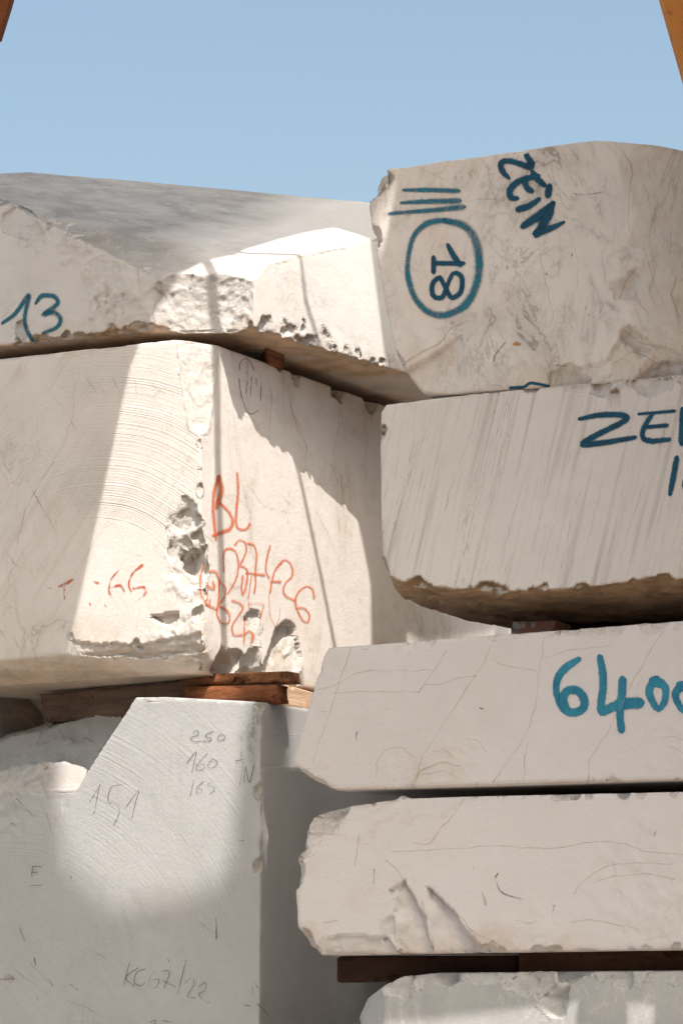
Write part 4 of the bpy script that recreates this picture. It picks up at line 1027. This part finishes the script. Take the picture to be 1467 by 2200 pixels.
strokes(trb, 'scratches', DARK_V, ZZ([[(1008, 268), (1050, 272), (1125, 262)], [(718, 895), (675, 945), (668, 975)], [(998, 520), (999, 530)], [(890, 603), (893, 610)], [(1058, 745), (1056, 752)], [(723, 575), (724, 582)], [(1368, 522), (1370, 528)], [(1070, 775), (1069, 782)], [(230, 190), (228, 245)]], *z2), 3)
letters('painted_digit', [[0], [1]], upb, 'painted_number', TEAL_MID, ZZ([[(18, 778, 12), (70, 738, 14), (125, 662, 16), (108, 750, 14), (112, 800, 14), (134, 846, 14)], [(158, 692, 12), (180, 666, 16), (232, 668, 16), (246, 700, 16), (186, 746, 16), (232, 736, 16), (260, 764, 16), (244, 800, 14), (192, 822, 12)]], *z1), 8)
letters('red_letter', [[0, 1, 2], [3]], mid, 'red_letters', RED, ZZ([
    [(345, 185, 40), (312, 280, 34), (300, 420, 34), (310, 560, 34), (322, 685, 26)], [(350, 195, 50), (368, 280, 54), (335, 400, 50)], [(345, 380, 34), (420, 450, 28), (462, 530, 30), (440, 600, 40), (360, 635, 50), (320, 650, 40)],
    [(500, 155), (507, 280), (495, 420), (490, 560), (530, 610), (580, 600), (597, 570)]], *z5), 7)
letters('red_digit', [[0], [1], [2, 3, 4], [5, 6, 7], [8], [9], [10, 11, 12, 14, 15], [13], [16], [17, 18], [19, 20], [21]], mid, 'red_number', RED, ZZ([
    [(390, 950), (385, 850), (395, 785, 26), (440, 765, 28), (490, 800), (510, 900), (495, 1000), (460, 1080), (425, 1130)],
    [(485, 730), (510, 700), (560, 710), (575, 780), (550, 850), (525, 910), (560, 920), (585, 960), (575, 1060), (545, 1150), (535, 1090), (545, 1000)],
    [(600, 725, 26), (640, 740), (660, 820), (650, 940), (650, 1060), (640, 1130)], [(590, 970, 26), (710, 985, 26)], [(615, 1000, 12), (600, 1110, 12), (590, 1180, 10)],
    [(770, 750), (745, 850), (735, 950), (760, 1005)], [(855, 890, 26), (810, 950), (785, 1040), (770, 1130)], [(785, 1040), (845, 1040, 26)],
    [(855, 890), (895, 860), (945, 900), (955, 990), (900, 1050), (880, 1110), (900, 1160), (975, 1195)],
    [(1135, 1170), (1120, 1100), (1070, 1080), (1010, 1120), (980, 1190), (995, 1270), (1040, 1360), (1085, 1375), (1095, 1310), (1050, 1260), (1000, 1260)],
    [(225, 890, 12), (200, 1010), (205, 1150), (260, 1240), (272, 1200)], [(250, 1232, 26), (330, 1270)], [(275, 955, 26), (320, 960, 26), (355, 1040), (400, 1090), (395, 1160), (350, 1220)],
    [(350, 1040, 24), (345, 1180), (330, 1300), (370, 1385), (425, 1380), (432, 1310), (390, 1265, 36), (362, 1250, 26)], [(255, 1050, 10), (250, 1190, 10)], [(255, 1080), (305, 1100, 28), (300, 1050, 22)],
    [(470, 1200, 26), (520, 1220), (545, 1260), (500, 1330), (455, 1410), (470, 1480), (530, 1480)], [(560, 1340, 12), (555, 1500, 18), (552, 1545, 12)], [(560, 1480), (600, 1450, 26), (630, 1490, 26), (615, 1540)],
    [(590, 1210, 8), (592, 1262, 8)], [(590, 1222, 6), (712, 1225, 8), (700, 1290, 14), (685, 1400, 8)], [{'a': .55}, (760, 1160, 10), (770, 1320, 14), (810, 1400, 14), (845, 1340, 10), (850, 1260, 8)]], *z5), 5)
letters('red_mark', [[0, 1], [2, 3], [4, 5], [6], [7], [8], [9]], mid, 'red_digits', RED_DRY, ZZ([
    [(506, 1043, 8), (475, 1080, 12), (466, 1130, 12), (480, 1158, 8)], [(480, 1112, 10), (515, 1105, 14), (532, 1132, 8)], [(604, 1022, 16), (566, 1055, 12), (550, 1100, 10), (560, 1130, 6)], [(572, 1118, 10), (615, 1113, 16), (622, 1138, 16), (592, 1166, 8)],
    [(258, 1110, 14), (285, 1098, 20), (312, 1080, 10)], [(277, 1100, 14), (276, 1125, 10), (277, 1165, 6)], [(205, 1115, 10), (215, 1118, 8)], [(402, 1088, 8), (420, 1095, 10)], [(450, 1190, 8), (455, 1196, 8)], [(385, 1182, 8), (388, 1186, 8)]], *z3), 5)
strokes(mid, 'pencil_ring', PENCIL, ZZ([[(785, 420), (790, 370), (830, 328), (870, 360), (900, 425)], [(782, 490), (800, 620), (840, 740), (880, 770), (928, 740)], [(845, 430), (855, 462)], [(848, 510), (835, 605)], [(880, 480), (872, 620)], [(915, 490), (920, 540)], [(955, 530), (950, 660)]], *z8), 3)
strokes(mid, 'veins', OCHRE_V, ZZ([
    [(375, 130), (322, 260), (305, 410), (240, 560), (160, 690), (90, 860), (30, 1180)], [(100, 650, 6), (150, 710, 8), (192, 792, 8), (250, 890, 5)], [(1140, 210), (1158, 330), (1140, 480)], [(1205, 200), (1260, 420), (1330, 560)], [(1230, 330), (1300, 500), (1290, 640)], [(10, 580), (60, 640)], [(560, 640), (640, 720), (700, 760)], [(640, 240, 10), (700, 290, 10)], [(650, 310, 8), (690, 270, 8)],
    [(0, 1290), (30, 1330)], [(60, 1320), (100, 1400)]], *z3), 3.4, step=7, fade=.4)
strokes(mid, 'grey_veins', GREY_V, ZZ([
    [(425, 235, 5), (440, 270, 9), (462, 308, 4)], [(470, 205, 5), (500, 255, 10), (524, 305, 6)], [(205, 250), (240, 310), (290, 380)], [(370, 220), (420, 290)], [(310, 410), (330, 450)], [(830, 860), (900, 915), (960, 970)], [(860, 880), (930, 950)], [(1090, 720), (1130, 770), (1260, 800)], [(1040, 640), (1100, 740)], [(1330, 760), (1400, 900), (1440, 980)], [(870, 480), (900, 530)],
    [(30, 960), (60, 1010), (90, 1030)], [(200, 800), (250, 890)], [(520, 110), (570, 220), (600, 330)], [(1370, 560), (1420, 620), (1440, 700)], [(1000, 720), (1060, 790)], [(1180, 700), (1250, 780)]], *z3), 4.5, step=7, fade=.4)
strokes(low, 'pencil_numbers', PENCIL, ZZ([
    [(710, 1110), (790, 980)], [(792, 970, 10), (770, 1070), (750, 1190), (735, 1198)], [(960, 975, 12), (880, 995), (856, 1105), (910, 1125), (945, 1160), (935, 1220), (900, 1290)], [(1000, 1145), (1095, 1020, 12), (1070, 1120), (1045, 1235)]], *zl)
    + ZZ([[(240, 640), (270, 620), (282, 655), (218, 682), (255, 710), (325, 700)], [(402, 628), (345, 652), (342, 670), (386, 682), (372, 704), (330, 706)], [(450, 655), (432, 680), (445, 698), (480, 695), (492, 665), (460, 652)],
    [(192, 876), (265, 790), (250, 870), (234, 950)], [(352, 805), (285, 875), (264, 920), (290, 938), (330, 915), (325, 890), (280, 895)], [(395, 848), (362, 880), (366, 915), (408, 910), (436, 870), (400, 848)],
    [(247, 1018), (220, 1135)], [(322, 1025), (272, 1072), (272, 1115), (308, 1108), (310, 1080), (280, 1080)], [(412, 1025), (362, 1040), (356, 1058), (402, 1064), (412, 1090), (370, 1122)],
    [(580, 860), (640, 850)], [(640, 872, 12), (610, 1048, 10)], [(656, 900, 10), (640, 1030, 10)], [(656, 902, 10), (686, 1030, 12), (722, 898, 10)]], *zm)
    + ZZ([[(555, 728), (530, 825)], [(592, 752), (540, 792), (575, 830)], [(622, 757), (588, 770), (575, 812), (600, 828), (622, 815)], [(662, 764), (640, 800), (640, 835), (668, 835), (682, 802), (650, 806)], [(690, 766), (726, 770), (702, 838)], [(700, 808), (750, 832)], [(796, 718), (760, 866)],
    [(790, 818), (820, 795), (830, 822), (802, 872), (832, 880)], [(850, 832), (880, 814), (876, 850), (850, 862), (876, 895), (898, 898)], [(645, 982), (668, 974), (662, 992)], [(700, 976), (732, 984)],
    [(145, 320), (140, 360)], [(145, 320), (180, 322)], [(142, 345), (165, 345)], [(135, 402), (180, 400)]], *zb), 3, step=4)
strokes(low, 'scratches', DARK_V, ZZ([[(922, 540, 5), (922, 625, 6)], [(75, 32), (145, 106)], [(52, 136), (75, 148)], [(304, 360), (304, 372)], [(148, 712), (155, 740)], [(210, 800), (228, 830)], [(300, 820), (335, 848)], [(1018, 210), (1040, 210)], [(160, 878), (164, 884)], [(1085, 815), (1100, 840)], [(1098, 905), (1140, 955)], [(1075, 830), (1078, 870)], [(1045, 910), (1065, 915)], [(720, 718), (722, 722)]], *zb), 2.1)
strokes(low, 'damp_stain', STAIN_V, ZZ([[(1080, 680, 60), (1075, 740, 95), (1070, 800, 90), (1075, 860, 60)], [(1030, 760, 18), (1028, 850, 16)]], .5044, 0, 1200), 30, step=6, fade=.3)
strokes(low, 'grey_veins', GREY_V, ZZ([[(5, 655, 8), (60, 745, 10), (120, 800, 10), (200, 865, 8), (245, 930, 10)], [(245, 880, 12), (330, 905, 16), (440, 960, 12)], [(80, 690), (180, 780), (220, 830)], [(850, 560), (900, 600)], [(370, 660), (470, 720)]], *zb), 5, step=7, fade=.4)
strokes(low, 'ochre_marks', OCHRE_V, ZZ([[(200, 92, 8), (225, 182, 10)], [(90, 590, 24), (105, 630, 20)], [(0, 800, 14), (60, 798, 12)]], *zb), 5, step=7)
strokes(low, 'pale_seams', PALE_V, [[(568, 1578), (600, 1579), (648, 1576)], [(560, 1650), (600, 1649), (640, 1648)], [(560, 1662), (640, 1660)], [(132, 1728, 5), (136, 1755, 7)]], 3.4, step=6)
